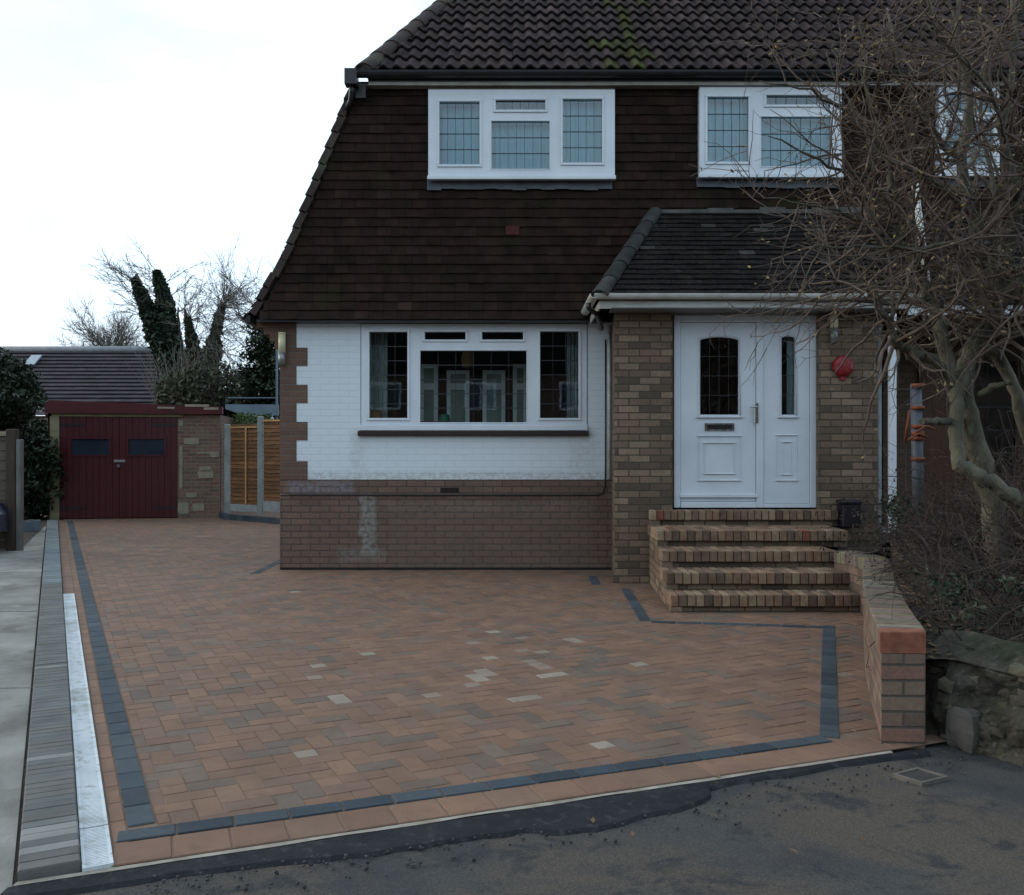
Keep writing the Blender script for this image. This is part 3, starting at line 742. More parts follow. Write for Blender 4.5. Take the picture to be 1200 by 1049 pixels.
u1=window(H,W1[0],W1[1],W1[2],W1[3],YU,[LT(515,562,119.5,193,YU,4,5),LT(581,639,117.5,129,YU,1,6),LT(576,644,142,198,YU,3,7,False),LT(659.5,705.5,116.5,191,YU,4,5)],glass_up,depth=.12)
u2=window(H,W2[0],W2[1],W2[2],W2[3],YU,[LT(829,877,114,190,YU,4,5),LT(898,970,112,123,YU,1,6),LT(892,974,137,195,YU,3,7,False)],glass_up,depth=.12)
u3=window(N_H,W3[0],W3[1],W3[2],W3[3],YU,[(5.0,5.54,4.68,5.2,2,3),(5.0,5.54,5.29,5.52,1,3)],glass_up,depth=.12)
for wq,ww,HH in ((u1,W1,H),(u2,W2,H),(u3,W3,N_H)):
    b=MB(); b.bbox(ww[0]-.01,ww[1]+.01,YU-.03,YU+.03,ww[2]-.045,ww[2]-.002,.004); b.build('window_sill',upvc,wq)
    b=MB()    # scalloped lead apron
    x=ww[0]-.02; 
    while x<ww[1]-.1:
        e=x+.165; b.obox((x,YT-.045,ww[2]-.13-random.uniform(0,.02)),(.165,0,0),(0,.012,0),(0,.02,.12)); x=e
    b.build('lead_apron',lead,HH)
    b=MB(); b.box(ww[0],ww[1],YU+.03,YU+.09,ww[3]+.002,5.599); b.build('head_board',M('head_paint',(.24,.21,.18),None,5,.7,.1,40),HH)
    # room and curtain behind
    b=MB(); 
    x0,x1,z0,z1=ww[0]-.2,ww[1]+.2,ww[2]-.3,5.57
    b.face([(x0,13,z0),(x1,13,z0),(x1,13,z1),(x0,13,z1)]); b.face([(x0,YU+.15,z0),(x0,13,z0),(x0,13,z1),(x0,YU+.15,z1)]); b.face([(x1,YU+.15,z0),(x1,13,z0),(x1,13,z1),(x1,YU+.15,z1)])
    b.face([(x0,YU+.15,z0),(x1,YU+.15,z0),(x1,13,z0),(x0,13,z0)]); b.face([(x0,YU+.15,z1),(x1,YU+.15,z1),(x1,13,z1),(x0,13,z1)])
    b.build('interior',room_m,HH)
    b=MB(); k=90; pr=None
    for i in range(k+1):
        x=ww[0]+.03+(ww[1]-ww[0]-.06)*i/k; yy=YU+.15+.018*math.sin(i*1.9)+.008*math.sin(i*.7)
        if pr: b.face([(pr[0],pr[1],ww[2]),(x,yy,ww[2]),(x,yy,ww[3]),(pr[0],pr[1],ww[3])],sm=True)
        pr=(x,yy)
    b.build('net_curtain',net,HH)
# living room interior
b=MB(); x0,x1,y0,y1,z0,z1=-2.4,1.0,YW+.25,14.4,.7,2.95
b.face([(x0,y1,z0),(x1,y1,z0),(x1,y1,z1),(x0,y1,z1)]); b.face([(x0,y0,z0),(x0,y1,z0),(x0,y1,z1),(x0,y0,z1)]); b.face([(x1,y0,z0),(x1,y1,z0),(x1,y1,z1),(x1,y0,z1)])
b.face([(x0,y0,z0),(x1,y0,z0),(x1,y1,z0),(x0,y1,z0)]); b.face([(x0,y0,z1),(x1,y0,z1),(x1,y1,z1),(x0,y1,z1)])
b.build('interior',room_m,H)
def drape(x0,x1,Y,z0,z1,k=14):
    b=MB(); pr=None
    for i in range(k*4+1):
        x=x0+(x1-x0)*i/(k*4); yy=Y+.03*math.sin(i*1.25)
        if pr: b.face([(pr[0],pr[1],z0),(x,yy,z0),(x,yy,z1),(pr[0],pr[1],z1)],sm=True)
        pr=(x,yy)
    b.build('curtain',curtain,H)
drape(-1.74,-1.50,YW+.33,1.3,2.9,6); drape(.66,.88,YW+.33,1.3,2.9,6)
# pale framed glazed doors at the back of the room
pane_c=M('rear_pane',(.26,.33,.28),(.12,.17,.14),3,.4,0)
for (xa,xb,yt) in ((492,513,427),(523.5,550,434),(565.5,592,434),(601,618,427)):
    Y=11.75; x0,x1=xr_(xa,Y),xr_(xb,Y); zt=zr(yt,Y); zb=1.0; f=.05
    b=MB(); b.box(x0,x0+f,Y,Y+.05,zb,zt); b.box(x1-f,x1,Y,Y+.05,zb,zt); b.box(x0+f,x1-f,Y,Y+.05,zt-f,zt); zm=zr(453,Y); b.box(x0+f,x1-f,Y,Y+.05,zm-.04,zm+.04)
    q=b.build('glazed_screen',cream,H)
    b=MB(); b.box(x0+f,x1-f,Y+.02,Y+.03,zb,zm-.04); b.box(x0+f,x1-f,Y+.02,Y+.03,zm+.04,zt-f); b.build('pane',pane_c,q)
def bowl(name,label,cat,p,prof,m,n=16):
    t=thing(name,label,cat,p); b=MB(); P0=Vector(p)
    for (r0,z0),(r1,z1) in zip(prof,prof[1:]):
        for k in range(n):
            a,a1=2*math.pi*k/n,2*math.pi*(k+1)/n
            b.face([P0+Vector((r0*math.cos(a),r0*math.sin(a),z0)),P0+Vector((r0*math.cos(a1),r0*math.sin(a1),z0)),P0+Vector((r1*math.cos(a1),r1*math.sin(a1),z1)),P0+Vector((r1*math.cos(a),r1*math.sin(a),z1))],sm=True)
    b.build('body' if cat!='lantern' else 'shade',m,t); return t
b=MB(); b.box(-1.74,.86,YW+.07,YW+.29,1.665,1.69); b.build('inner_sill',upvc,H)
pk=M('pink_plastic',(.65,.06,.12),None,4,.4,0); gn=M('green_plastic',(.03,.22,.12),None,4,.4,0); yl=M('amber_shade',(.45,.27,.09),None,4,.5,0); wk=M('wicker',(.34,.2,.10),(.2,.11,.05),20,.8,.5,90)
bowl('bowl','small bright pink bowl on the sill behind the middle pane of the large window','bowl',(xr_(503,11.0),11.0,1.69),[(.0,0),(.07,0),(.10,.03),(.115,.055),(.09,.055)],pk)
bowl('tub','rounded green tub standing beside the pink bowl behind the large window','tub',(xr_(521,11.05),11.03,1.69),[(.0,0),(.06,0),(.075,.06),(.06,.13),(.03,.15),(0,.15)],gn)
bowl('basket','tan wicker basket on the sill in the left corner of the large window','basket',(xr_(440,11.0),11.0,1.69),[(.0,0),(.08,0),(.095,.08),(.07,.17),(.03,.2),(0,.2)],wk)
t=bowl('lantern','small amber lantern hanging inside the large window above the glazed screens','lantern',(xr_(548,11.3),11.3,zr(432,11.3)),[(.0,0),(.07,.02),(.085,.12),(.06,.2),(.02,.24),(0,.24)],yl)
b=MB(); b.tube([(xr_(548,11.3),11.3,zr(408,11.3)-.01),(xr_(548,11.3),11.3,2.95)],.006,6); b.build('cord',black_pl,t)
# small things on the wall: cable, air brick, left lamp
b=MB(); b.tube([(XL+.01,YW-.012,.885),(-1,YW-.012,.878),(1.0,YW-.012,.880),(1.06,YW-.012,.90),(1.09,YW-.012,.99),(1.095,YW-.012,1.2),(1.095,YW-.015,2.7)],.009,6); b.build('cable',black_pl,H)
b=MB(); b.box(-.84,-.62,YW-.003,YW+.004,.905,.965)
for k in range(6): b.box(-.83+k*.035,-.812+k*.035,YW-.006,YW-.003,.912,.958)
b.build('air_brick',M('airbrick',(.03,.022,.02),None,9,.9,.2,50),H)
def wall_lamp(x,z,Y,h1,h2):
    b=MB(); b.tube([(x,Y-.055,z),(x,Y-.055,z+h2)],.042,14); b.box(x-.02,x+.02,Y-.03,Y,z+.02,z+.10); o=b.build('wall_light',M('lamp_metal',(.25,.27,.26),None,5,.4,0,metal=.6),H)
    b=MB(); b.tube([(x,Y-.055,z+h2),(x,Y-.055,z+h2+h1)],.042,14); b.build('diffuser',lampglass,o)
    b=MB(); b.tube([(x,Y-.055,z+h2+h1),(x,Y-.055,z+h2+h1+.015)],.045,14); b.build('cap',lampglass,o)
wall_lamp(xr_(332,YW),zr(428,YW),YW-.006,.22,.14)

# ---- porch
S_=YP
XR2=3.87
XD0,XD1=1.70,3.25; ZD=.775
b=MB(); XPB=XP+.085; b.hexa([(XP,YP,0),(XD0,YP,0),(XD0,YW+.02,0),(XPB,YW+.02,0),(XP,YP,2.86),(XD0,YP,2.86),(XD0,YW+.02,2.86),(XPB,YW+.02,2.86)],skip=('k',)); b.build('porch_wall',porch_m,H)
b=MB(); b.box(XD1,XR2,YP,YW+.02,0,2.86,skip=('k',)); b.build('porch_wall',porch_m,H)
b=MB(); b.box(XP-.02,XP+.36,YP-.03,YP-.002,0,.09); b.build('porch_plinth',porch_m,H)
b=MB(); b.box(XD0,XD1,YP+.03,YP+.3,2.845,2.90); b.box(XP-.06,XR2+.06,YP-.30,YP+.02,2.862,2.872); b.build('porch_soffit',M('soffit_grey',(.22,.22,.22),None,4,.7,0),H)
# white trim pipe between the painted wall and the porch
b=MB(); b.tube([(XP+.05,YW-.04,1.07),(XP+.05,YW-.04,2.86)],.022,10); b.build('corner_pipe',upvc_old,H)
# door set
YD=9.86; D=H
b=MB()
def hbox(b,px0,px1,py0,py1,Y,y0,y1,ch=.004): b.bbox(xr_(px0,Y),xr_(px1,Y),y0,y1,zr(py1,Y),zr(py0,Y),ch)
hbox(b,789.5,797,370,595,YD,YD-.02,YD+.05); hbox(b,797,956,370,378,YD,YD-.02,YD+.05); hbox(b,949,956,378.2,595,YD,YD-.02,YD+.05); hbox(b,886,894,378.2,595,YD,YD-.02,YD+.05); hbox(b,797.2,885.8,588,595,YD,YD-.03,YD+.05); hbox(b,894.2,948.8,590,595,YD,YD-.02,YD+.05)
fr=b.build('door_frame',upvc,H)
def leafpanel(px0,px1,py0,py1,gx0,gx1,gy0,gy1,arch,name):
    # slab with an arched opening
    b=MB(); Y=YD; a,c=xr_(px0,Y),xr_(px1,Y); z0,z1=zr(py1,Y),zr(py0,Y); g0,g1=xr_(gx0,Y),xr_(gx1,Y); h0,h1=zr(gy1,Y),zr(gy0,Y)
    def top(x): 
        t_=(x-g0)/(g1-g0)*2-1; return h1-arch*t_*t_
    b.face([(a,Y,z0),(c,Y,z0),(c,Y,h0),(a,Y,h0)]); b.face([(a,Y,h0),(g0,Y,h0),(g0,Y,z1),(a,Y,z1)]); b.face([(g1,Y,h0),(c,Y,h0),(c,Y,z1),(g1,Y,z1)])
    n=16; ar=[]
    for i in range(n):
        xa=g0+(g1-g0)*i/n; xb=g0+(g1-g0)*(i+1)/n
        b.face([(xa,Y,top(xa)),(xb,Y,top(xb)),(xb,Y,z1),(xa,Y,z1)]); b.face([(xa,Y,top(xa)),(xb,Y,top(xb)),(xb,Y+.03,top(xb)),(xa,Y+.03,top(xa))][::-1])
        ar.append((xa,top(xa)))
    ar.append((g1,top(g1)))
    for xx in (g0,g1): b.face([(xx,Y,h0),(xx,Y+.03,h0),(xx,Y+.03,h1-arch),(xx,Y,h1-arch)])
    b.face([(g0,Y,h0),(g1,Y,h0),(g1,Y+.03,h0),(g0,Y+.03,h0)])
    b.face([(a,Y,z0),(a,Y+.04,z0),(a,Y+.04,z1),(a,Y,z1)]);b.face([(c,Y,z0),(c,Y+.04,z0),(c,Y+.04,z1),(c,Y,z1)])
    o=b.build(name,upvc,H)
    g_=MB(); g_.face([(x,Y+.02,z) for x,z in [(g0,h0),(g1,h0)]+ar[::-1]]); g_.build('pane',glass,o)
    m_=MB(); e=.016
    path=[(g0-.03,h0-.035)]; 
    loop=[(g0-e,h0-.02)]+[(g0-e,h0)]+[(x+(-e if i==0 else e if i==n else 0),z+e) for i,(x,z) in enumerate(ar)]+[(g1+e,h0-.02)]
    m_.tube([(x,Y-.004,z) for x,z in loop],.009,6); m_.bbox(g0-.045,g1+.045,Y-.022,Y-.0005,h0-.034,h0-.018,.003)
    m_.build('bead',upvc,o)
    l_=MB(); 
    for k in range(1,4): z=h0+(h1-h0)*k/4; l_.box(g0,g1,Y+.012,Y+.019,z-.003,z+.003)
    for k in range(1,(4 if g1-g0>.3 else 2)): x=g0+(g1-g0)*k/(4 if g1-g0>.3 else 2); l_.box(x-.0022,x+.0022,Y+.013,Y+.0188,h0,top(x)-.002)
    l_.build('lead_strip',came,o)
    return o
dl=leafpanel(797.5,885.5,378.5,587.5,820.5,865.5,395,486,.03,'front_door')
sl=leafpanel(894.5,948.5,378.5,589.5,916,931.5,394,486,.02,'side_light')
def molding(px0,px1,py0,py1,par,r=.007):
    Y=YD; a,c,z0,z1=xr_(px0,Y),xr_(px1,Y),zr(py1,Y),zr(py0,Y); b=MB(); w_=.016
    b.bbox(a-.012,c+.012,Y-.014,Y-.0004,z1-w_,z1,.005); b.bbox(a-.012,c+.012,Y-.014,Y-.0004,z0,z0+w_,.005); b.bbox(a,a+.012,Y-.010,Y-.0004,z0+w_,z1-w_,.004); b.bbox(c-.012,c,Y-.010,Y-.0004,z0+w_,z1-w_,.004)
    b.build('moulding',upvc,par)
molding(818,868,510,564,dl); molding(825,861,518,556,dl); molding(910,934,509,564,sl); molding(917,927,517,557,sl)
b=MB(); hbox(b,796,887,579,583,YD,YD-.035,YD-.001); b.build('weather_bar',upvc,dl)
b=MB(); hbox(b,825.5,860.5,496,505,YD,YD-.012,YD-.0006,.002); q=b.build('letter_plate',chrome,dl)
b=MB(); hbox(b,828.5,857.5,498,503,YD,YD-.016,YD-.0122,.001); b.build('flap',black_pl,q)
b=MB(); hbox(b,883.5,888,472.5,496,YD,YD-.034,YD-.021,.003); b.tube([(xr_(886,YD),YD-.034,zr(477,YD)),(xr_(886,YD),YD-.07,zr(477,YD)),(xr_(877,YD),YD-.072,zr(477.5,YD))],.010,8); b.build('handle',chrome,dl)
b=MB(); b.tube([(xr_(886,YD),YD-.046,zr(489,YD)),(xr_(886,YD),YD-.034,zr(489,YD))],.008,8); b.build('lock_cylinder',chrome,dl)
# dim porch interior behind the door glass
b=MB(); x0,x1,y0,y1,z0,z1=XD0+.02,XD1-.02,YD+.06,13,.75,2.9
b.face([(x0,y1,z0),(x1,y1,z0),(x1,y1,z1),(x0,y1,z1)]); b.face([(x0,y0,z0),(x0,y1,z0),(x0,y1,z1),(x0,y0,z1)]); b.face([(x1,y0,z0),(x1,y1,z0),(x1,y1,z1),(x1,y0,z1)]); b.face([(x0,y0,z0),(x1,y0,z0),(x1,y1,z0),(x0,y1,z0)]); b.face([(x0,y0,z1),(x1,y0,z1),(x1,y1,z1),(x0,y1,z1)])
b.build('interior',room_m,H)
x0,x1=xr_(922,YD+.14),xr_(945,YD+.14); b=MB(); pr=None
for i in range(30):
    x=x0+(x1-x0)*i/29; yy=YD+.14+.015*math.sin(i*1.3)
    if pr: b.face([(pr[0],pr[1],1.6),(x,yy,1.6),(x,yy,2.7),(pr[0],pr[1],2.7)],sm=True)
    pr=(x,yy)
b.build('net_curtain',net,H)
# red alarm bell and lamp on right pier
b=MB(); cx,cz=xr_(987,YP),zr(429.5,YP); 
prof=[(.118,0),(.118,.03),(.105,.055),(.075,.07),(.02,.075)]; n=8
ring=[[(cx+r*math.cos(math.pi/8+2*math.pi*k/n),YP-.0-y,cz+r*math.sin(math.pi/8+2*math.pi*k/n)) for k in range(n)] for r,y in prof]
for i in range(len(ring)-1):
    for k in range(n): b.face([ring[i][k],ring[i][(k+1)%n],ring[i+1][(k+1)%n],ring[i+1][k]])
b.face(ring[-1]); b.box(cx-.03,cx+.03,YP-.03,YP,cz-.145,cz-.10)
ab=b.build('alarm_box',red_bell,H)
b=MB(); 
for k in range(12):
    a=2*math.pi*k/12; b.tube([(cx+.045*math.cos(a),YP-.074,cz+.045*math.sin(a)),(cx+.045*math.cos(a+.55),YP-.074,cz+.045*math.sin(a+.55))],.004,5)
b.build('emblem_ring',M('bell_ring',(.36,.05,.05),None,4,.5,0),ab)
wall_lamp(xr_(975.5,YP),zr(403,YP),YP,.15,.16)
# porch roof: lean-to with a hip on the left
A=Vector((.90,9.42,2.985)); C_=Vector((1.66,YT-.02,4.16)); PV=Vector((0,C_.y-A.y,C_.z-A.z)); PL=PV.length; PV.normalize(); PN=Vector((0,-PV.z,PV.y))
PR=4.35
b=MB(); random.seed(21)
def pcol(u,v):
    c=rc(1,.25,.0)
    if random.random()<.015: c=(c[0]*2.8,c[1]*3,c[2]*2.8)
    return c
tiles(b,(0,A.y,A.z),(1,0,0),tuple(PV),tuple(PN),int(PL/.098)+1,.098,.165,lambda v:(A.x+(C_.x-A.x)*v/PL,PR),th=.012,lift=.02,colf=pcol)
LV=Vector((C_.x-A.x,0,C_.z-A.z)); LL=LV.length; LV.normalize(); LN=Vector((-LV.z,0,LV.x))
tiles(b,(A.x,0,A.z),(0,1,0),tuple(LV),tuple(LN),int(LL/.1),.1,.165,lambda v:(A.y+(C_.y-A.y)*v/LL,YT),th=.012,lift=.02,colf=pcol)
b.build('porch_roof',porchtile_m,H)
b=MB(); tiles(b,(0,A.y+.1,A.z-.02),(1,0,0),tuple(PV),tuple(PN),int(PL/.098),.098,.165,lambda v:(PR+.01,10.5),th=.012,lift=.02,colf=pcol); b.build('porch_roof',porchtile_m,N_H)
b=MB(); b.face([A-Vector((0,0,.02)),Vector((PR,A.y,A.z-.02)),Vector((PR,C_.y,C_.z-.02)),C_-Vector((0,0,.02))]); b.build('porch_roof_deck',black_pl,H)
b=MB(); hv=(C_-A); hl=hv.length; hv.normalize(); sd2=hv.cross(Vector((0,0,1))).normalized(); up2=sd2.cross(hv).normalized()
n=6
for i in range(n):
    p0=A+hv*(i*hl/n)-hv*.02; c=rc(1.0,.2,0)
    for k in range(8):
        a0=math.pi*k/8; a1=math.pi*(k+1)/8
        def q(a,s,r): return p0+hv*s+sd2*(math.cos(a)*r)+up2*(math.sin(a)*r*.8+.0)
        b.face([q(a0,0,.098),q(a1,0,.098),q(a1,hl/n+.03,.085),q(a0,hl/n+.03,.085)],c,sm=True); b.face([q(a0,0,.08),q(a1,0,.08),q(a1,0,.098),q(a0,0,.098)],c)
b.build('porch_hip_tile',M('grey_hip',(.05,.05,.048),(.028,.028,.027),8,.95,.6,60,attr=True,spec=.1),H)
b=MB(); x=C_.x
while x<PR-.3:
    hgt=random.uniform(.05,.09); b.obox((x,YT-.05,C_.z-.02),(.3,0,0),(0,.02,0),(0,.01,hgt)); x+=.303
b.build('porch_flashing',M('flash',(.045,.045,.045),(.10,.10,.09),6,.8,.4,50),H)
b=MB(); b.box(.90,PR-.15,9.50,9.52,2.865,2.945); b.box(.90,.915,9.52,YT,2.865,2.945); b.build('porch_fascia',upvc_old,H)
b=MB(); gutter(b,(.84,9.44,3.005),(PR-.12,9.44,3.0),.055); gutter(b,(.845,9.40,3.004),(.845,YT+.0,3.004),.05); b.build('porch_gutter',upvc_old,H)
b=MB(); b.tube([(.80,9.62,2.94),(.80,9.62,2.89),(.90,9.75,2.84),(1.03,10.6,2.80)],.028,8); b.build('gutter_outlet',black_pl,H)
# right side downpipe shoe
b=MB(); b.tube([(XR2+.03,YP+.05,2.9),(XR2+.03,YP+.05,.62),(XR2+.06,YP-.01,.56),(XR2+.06,YP-.02,.36)],.034,10); b.build('downpipe',M('grey_pipe',(.22,.235,.25),(.15,.16,.17),4,.5,0),H)

# ------------------------------------------------------------------ STEPS
T=thing('steps','five brick-on-edge steps rising to the white front door','steps',(2.2,8.8,0))
random.seed(31)
bc=[(.26,.175,.115),(.22,.145,.098),(.33,.235,.155),(.15,.10,.072),(.23,.15,.105),(.27,.165,.11)]
def bcol():
    s=random.uniform(.85,1.1); c=random.choice(bc)
    if random.random()<.03: c=(.25,.09,.06)
    return tuple(q*s for q in c)
fx=lambda y:1.372+.045*(y-7.97)
SY=[7.97,8.24,8.60,9.00,9.64]; SY2=[8.28,8.64,9.04,9.68,YD-.03]; r_=.155
SX=[(fx(y)-.004,x) for y,x in zip(SY,(3.02,3.03,3.04,3.29,3.42))]
for i in range(5):
    b=MB(); x0,x1=SX[i]; y0,y1=SY[i],SY2[i]; zt=(i+1)*r_; pitch_=.074; n=int(round((x1-x0)/pitch_)); pitch_=(x1-x0)/n
    for k in range(n):
        yy=y0; first=True
        while yy<y1-.02:
            e=min(yy+.215,y1); j=random.uniform(-.002,.002); b.bbox(x0+k*pitch_+.004,x0+(k+1)*pitch_-.004,yy+random.uniform(0,.003),e-.004,zt-.103+j,zt+j,.006,bcol()); yy=e+.006
            first=False
    tr=b.build('tread',edgebrick_m,T)
    b=MB(); b.box(x0+.03,x1-.006,y0+.012,y1,zt-.106,zt-.006); b.build('mortar_bed',darkmortar_m,tr)
    b=MB(); b.box(x0+.108,x1-.0,y0+.045,(SY2[i]),max(0,(i)*r_-.01) if i else 0,zt-.106); b.build('riser',porch_m,tr)
b=MB()
for i in range(5):    # brick flank under every tread on the left
    ya_=SY[i]+.012; yb_=YP-.002; xa_,xb_=fx(ya_),fx(yb_)
    z0_=0 if i==0 else i*r_-.107+.0; z1_=(i+1)*r_-.107
    b.hexa([(xa_,ya_,z0_),(xa_+.1,ya_,z0_),(xb_+.1,yb_,z0_),(xb_,yb_,z0_),(xa_,ya_,z1_),(xa_+.1,ya_,z1_),(xb_+.1,yb_,z1_),(xb_,yb_,z1_)],skip=('k',))
b.build('flank_wall',porch_m,T)
# small dark storage box on the top step end
t=thing('storage_box','small dark lidded box on the top step against the right brick pier','box',(3.56,9.62,.62))
b=MB(); b.bbox(3.43,3.62,9.55,9.745,.60,.84,.012); b.build('body',M('box_dark',(.020,.016,.022),None,5,.5,.1,40),t)
b=MB(); b.bbox(3.42,3.63,9.54,9.747,.843,.885,.014); b.build('lid',M('box_lid',(.026,.022,.03),None,5,.5,.1,40),t)

# ------------------------------------------------------------------ CURVED GARDEN WALL
T=thing('garden_wall','low curved brick wall with brick-on-edge coping and red end brick beside the steps','wall',(2.4,6.3,0))
Lpts=[(1.772,4.43),(2.10,5.45),(2.42,6.35),(2.78,7.3),(2.985,7.85),(3.02,8.2),(2.97,8.5)]
def crom(pts,n):
    out=[]; p=[Vector(q) for q in pts]; p=[p[0]*2-p[1]]+p+[p[-1]*2-p[-2]]
    for i in range(1,len(p)-2):
        for k in range(n):
            t=k/n; out.append(.5*((2*p[i])+(-p[i-1]+p[i+1])*t+(2*p[i-1]-5*p[i]+4*p[i+1]-p[i+2])*t*t+(-p[i-1]+3*p[i]-3*p[i+1]+p[i+2])*t**3))
    out.append(p[-2]); return out
ctr=crom(Lpts,14); cum=[0]
for a,c in zip(ctr,ctr[1:]): cum.append(cum[-1]+(c-a).length)
def at(s):
    s=max(0,min(s,cum[-1]-1e-6)); i=0
    while cum[i+1]<s: i+=1
    k=(s-cum[i])/(cum[i+1]-cum[i]); p=ctr[i].lerp(ctr[i+1],k)
    s2=.03; 
    def raw(s):
        s=max(0,min(s,cum[-1]-1e-6)); i=0
        while cum[i+1]<s: i+=1
        k=(s-cum[i])/(cum[i+1]-cum[i]); return ctr[i].lerp(ctr[i+1],k)
    d=(raw(s+s2)-raw(s-s2)).normalized(); return p,Vector((d.y,-d.x))
def capz(s): return .535-.06*max(0,(s/cum[-1]))
WT=.213
b=MB(); k=44
for i in range(k):
    s0,s1=cum[-1]*i/k,cum[-1]*(i+1)/k; (p0,n0),(p1,n1)=at(s0),at(s1); z0,z1=capz(s0)-.106,capz(s1)-.106
    if i==0: n0=Vector((.985,-.05)); 
    a,c=p0+n0*.004,p1+n1*.004; e,f=p0+n0*(WT-.004),p1+n1*(WT-.004)
    b.face([(a.x,a.y,-.03),(a.x,a.y,z0),(c.x,c.y,z1),(c.x,c.y,-.03)],uv=[(s0,-.03),(s0,z0),(s1,z1),(s1,-.03)])
    b.face([(e.x,e.y,-.03),(f.x,f.y,-.03),(f.x,f.y,z1),(e.x,e.y,z0)],uv=[(s0,-.03),(s1,-.03),(s1,z1),(s0,z0)])
    b.face([(a.x,a.y,z0),(e.x,e.y,z0),(f.x,f.y,z1),(c.x,c.y,z1)])
    if i==0: b.face([(a.x,a.y,-.03),(e.x,e.y,-.03),(e.x,e.y,z0),(a.x,a.y,z0)],uv=[(.004,-.03),(.214,-.03),(.214,z0),(.004,z0)])
b.build('brickwork',wall_brick,T)
b=MB(); random.seed(41); s=0.0; idx=0
capc=[(.21,.165,.12),(.18,.145,.108),(.24,.19,.14),(.16,.13,.10)]
redend=None
while s<cum[-1]-.02:
    s1=s+(.102 if idx==0 else .074); (p0,n0),(p1,n1)=at(s+.003),at(min(s1-.003,cum[-1]))
    if idx==0: n0=Vector((.995,-.05)).normalized(); n1=n0
    z=capz(s)+random.uniform(-.002,.002); W=WT
    pts=[p0-n0*.002,p0+n0*W,p1+n1*W,p1-n1*.002]
    tgt=MB() if idx==0 else b
    c=(.27,.105,.065) if idx==0 else tuple(q*random.uniform(.85,1.15) for q in random.choice(capc))
    ch=.006; cen=sum(pts,Vector((0,0)))/4
    inn=[p+(cen-p).normalized()*ch for p in pts]
    tgt.face([(p.x,p.y,z) for p in inn],c)
    for i in range(4):
        j=(i+1)%4; tgt.face([(pts[i].x,pts[i].y,z-ch),(pts[j].x,pts[j].y,z-ch),(inn[j].x,inn[j].y,z),(inn[i].x,inn[i].y,z)],c)
        tgt.face([(pts[i].x,pts[i].y,z-.103),(pts[j].x,pts[j].y,z-.103),(pts[j].x,pts[j].y,z-ch),(pts[i].x,pts[i].y,z-ch)],c)
    if idx==0: o=tgt.build('end_brick',edgebrick_m,T); o['label']='orange-red brick ending the coping'
    s=s1; idx+=1
b.build('coping',edgebrick_m,T)
b=MB()
for i in range(k):
    s0,s1=max(.02,cum[-1]*i/k),cum[-1]*(i+1)/k; (p0,n0),(p1,n1)=at(s0),at(s1)
    if i==0: n0=Vector((.985,-.05))
    a,e,f,c=p0+n0*.008,p0+n0*(WT-.008),p1+n1*(WT-.008),p1+n1*.008
    b.hexa([(a.x,a.y,capz(s0)-.105),(e.x,e.y,capz(s0)-.105),(f.x,f.y,capz(s1)-.105),(c.x,c.y,capz(s1)-.105),(a.x,a.y,capz(s0)-.007),(e.x,e.y,capz(s0)-.007),(f.x,f.y,capz(s1)-.007),(c.x,c.y,capz(s1)-.007)],skip=('l','r') if 0 else ())
b.build('mortar_core',darkmortar_m,T)
# ------------------------------------------------------------------ foliage helpers
def rv(a=1): return Vector((random.gauss(0,a),random.gauss(0,a),random.gauss(0,a)))
def leaf(b,p,s,c,up=.3):
    d=rv().normalized(); n=(rv()+Vector((0,0,up*2))).normalized(); e=n.cross(d)
    if e.length<.05: return
    e.normalize(); d=e.cross(n)
    b.face([p-d*s,p+e*s*.45,p+d*s,p-e*s*.45],c)
def lc(a=.35): s=random.uniform(1-a,1+a); return (s*random.uniform(.9,1.1),s,s*random.uniform(.85,1.1))
def branch(b,p,d,L,r,seg,wander,trop,n=4,taper=.35,out=None):
    pts=[p.copy()]; rad=[r]
    for i in range(seg):
        d=(d+rv(wander)+Vector((0,0,trop))).normalized(); p=p+d*(L/seg); pts.append(p.copy()); rad.append(r*(1-(1-taper)*(i+1)/seg))
    b.tube(pts,rad,n,cap=False)
    return pts,rad
def limb(b,spec,n=10):
    pts=crom3([P(x,y,Y) for x,y,Y,r in spec],4); rr=[]
    k=len(spec)
    for i in range(len(pts)):
        t=i/4; a=int(min(t,k-2)); f=min(t-a,1); S0=FP/spec[a][2]; rr.append((spec[a][3]*(1-f)+spec[a+1][3]*f)*.88/S0*(1+.07*noise.noise(pts[i]*9)))
    pts=[p+rv(.009) for p in pts]
    b.tube(pts,rr,n); return pts,rr
def crom3(pts,n):
    out=[]; p=[pts[0]*2-pts[1]]+pts+[pts[-1]*2-pts[-2]]
    for i in range(1,len(p)-2):
        for k in range(n):
            t=k/n; out.append(.5*((2*p[i])+(-p[i-1]+p[i+1])*t+(2*p[i-1]-5*p[i]+4*p[i+1]-p[i+2])*t*t+(-p[i-1]+3*p[i]-3*p[i+1]+p[i+2])*t**3))
    out.append(p[-2]); return out

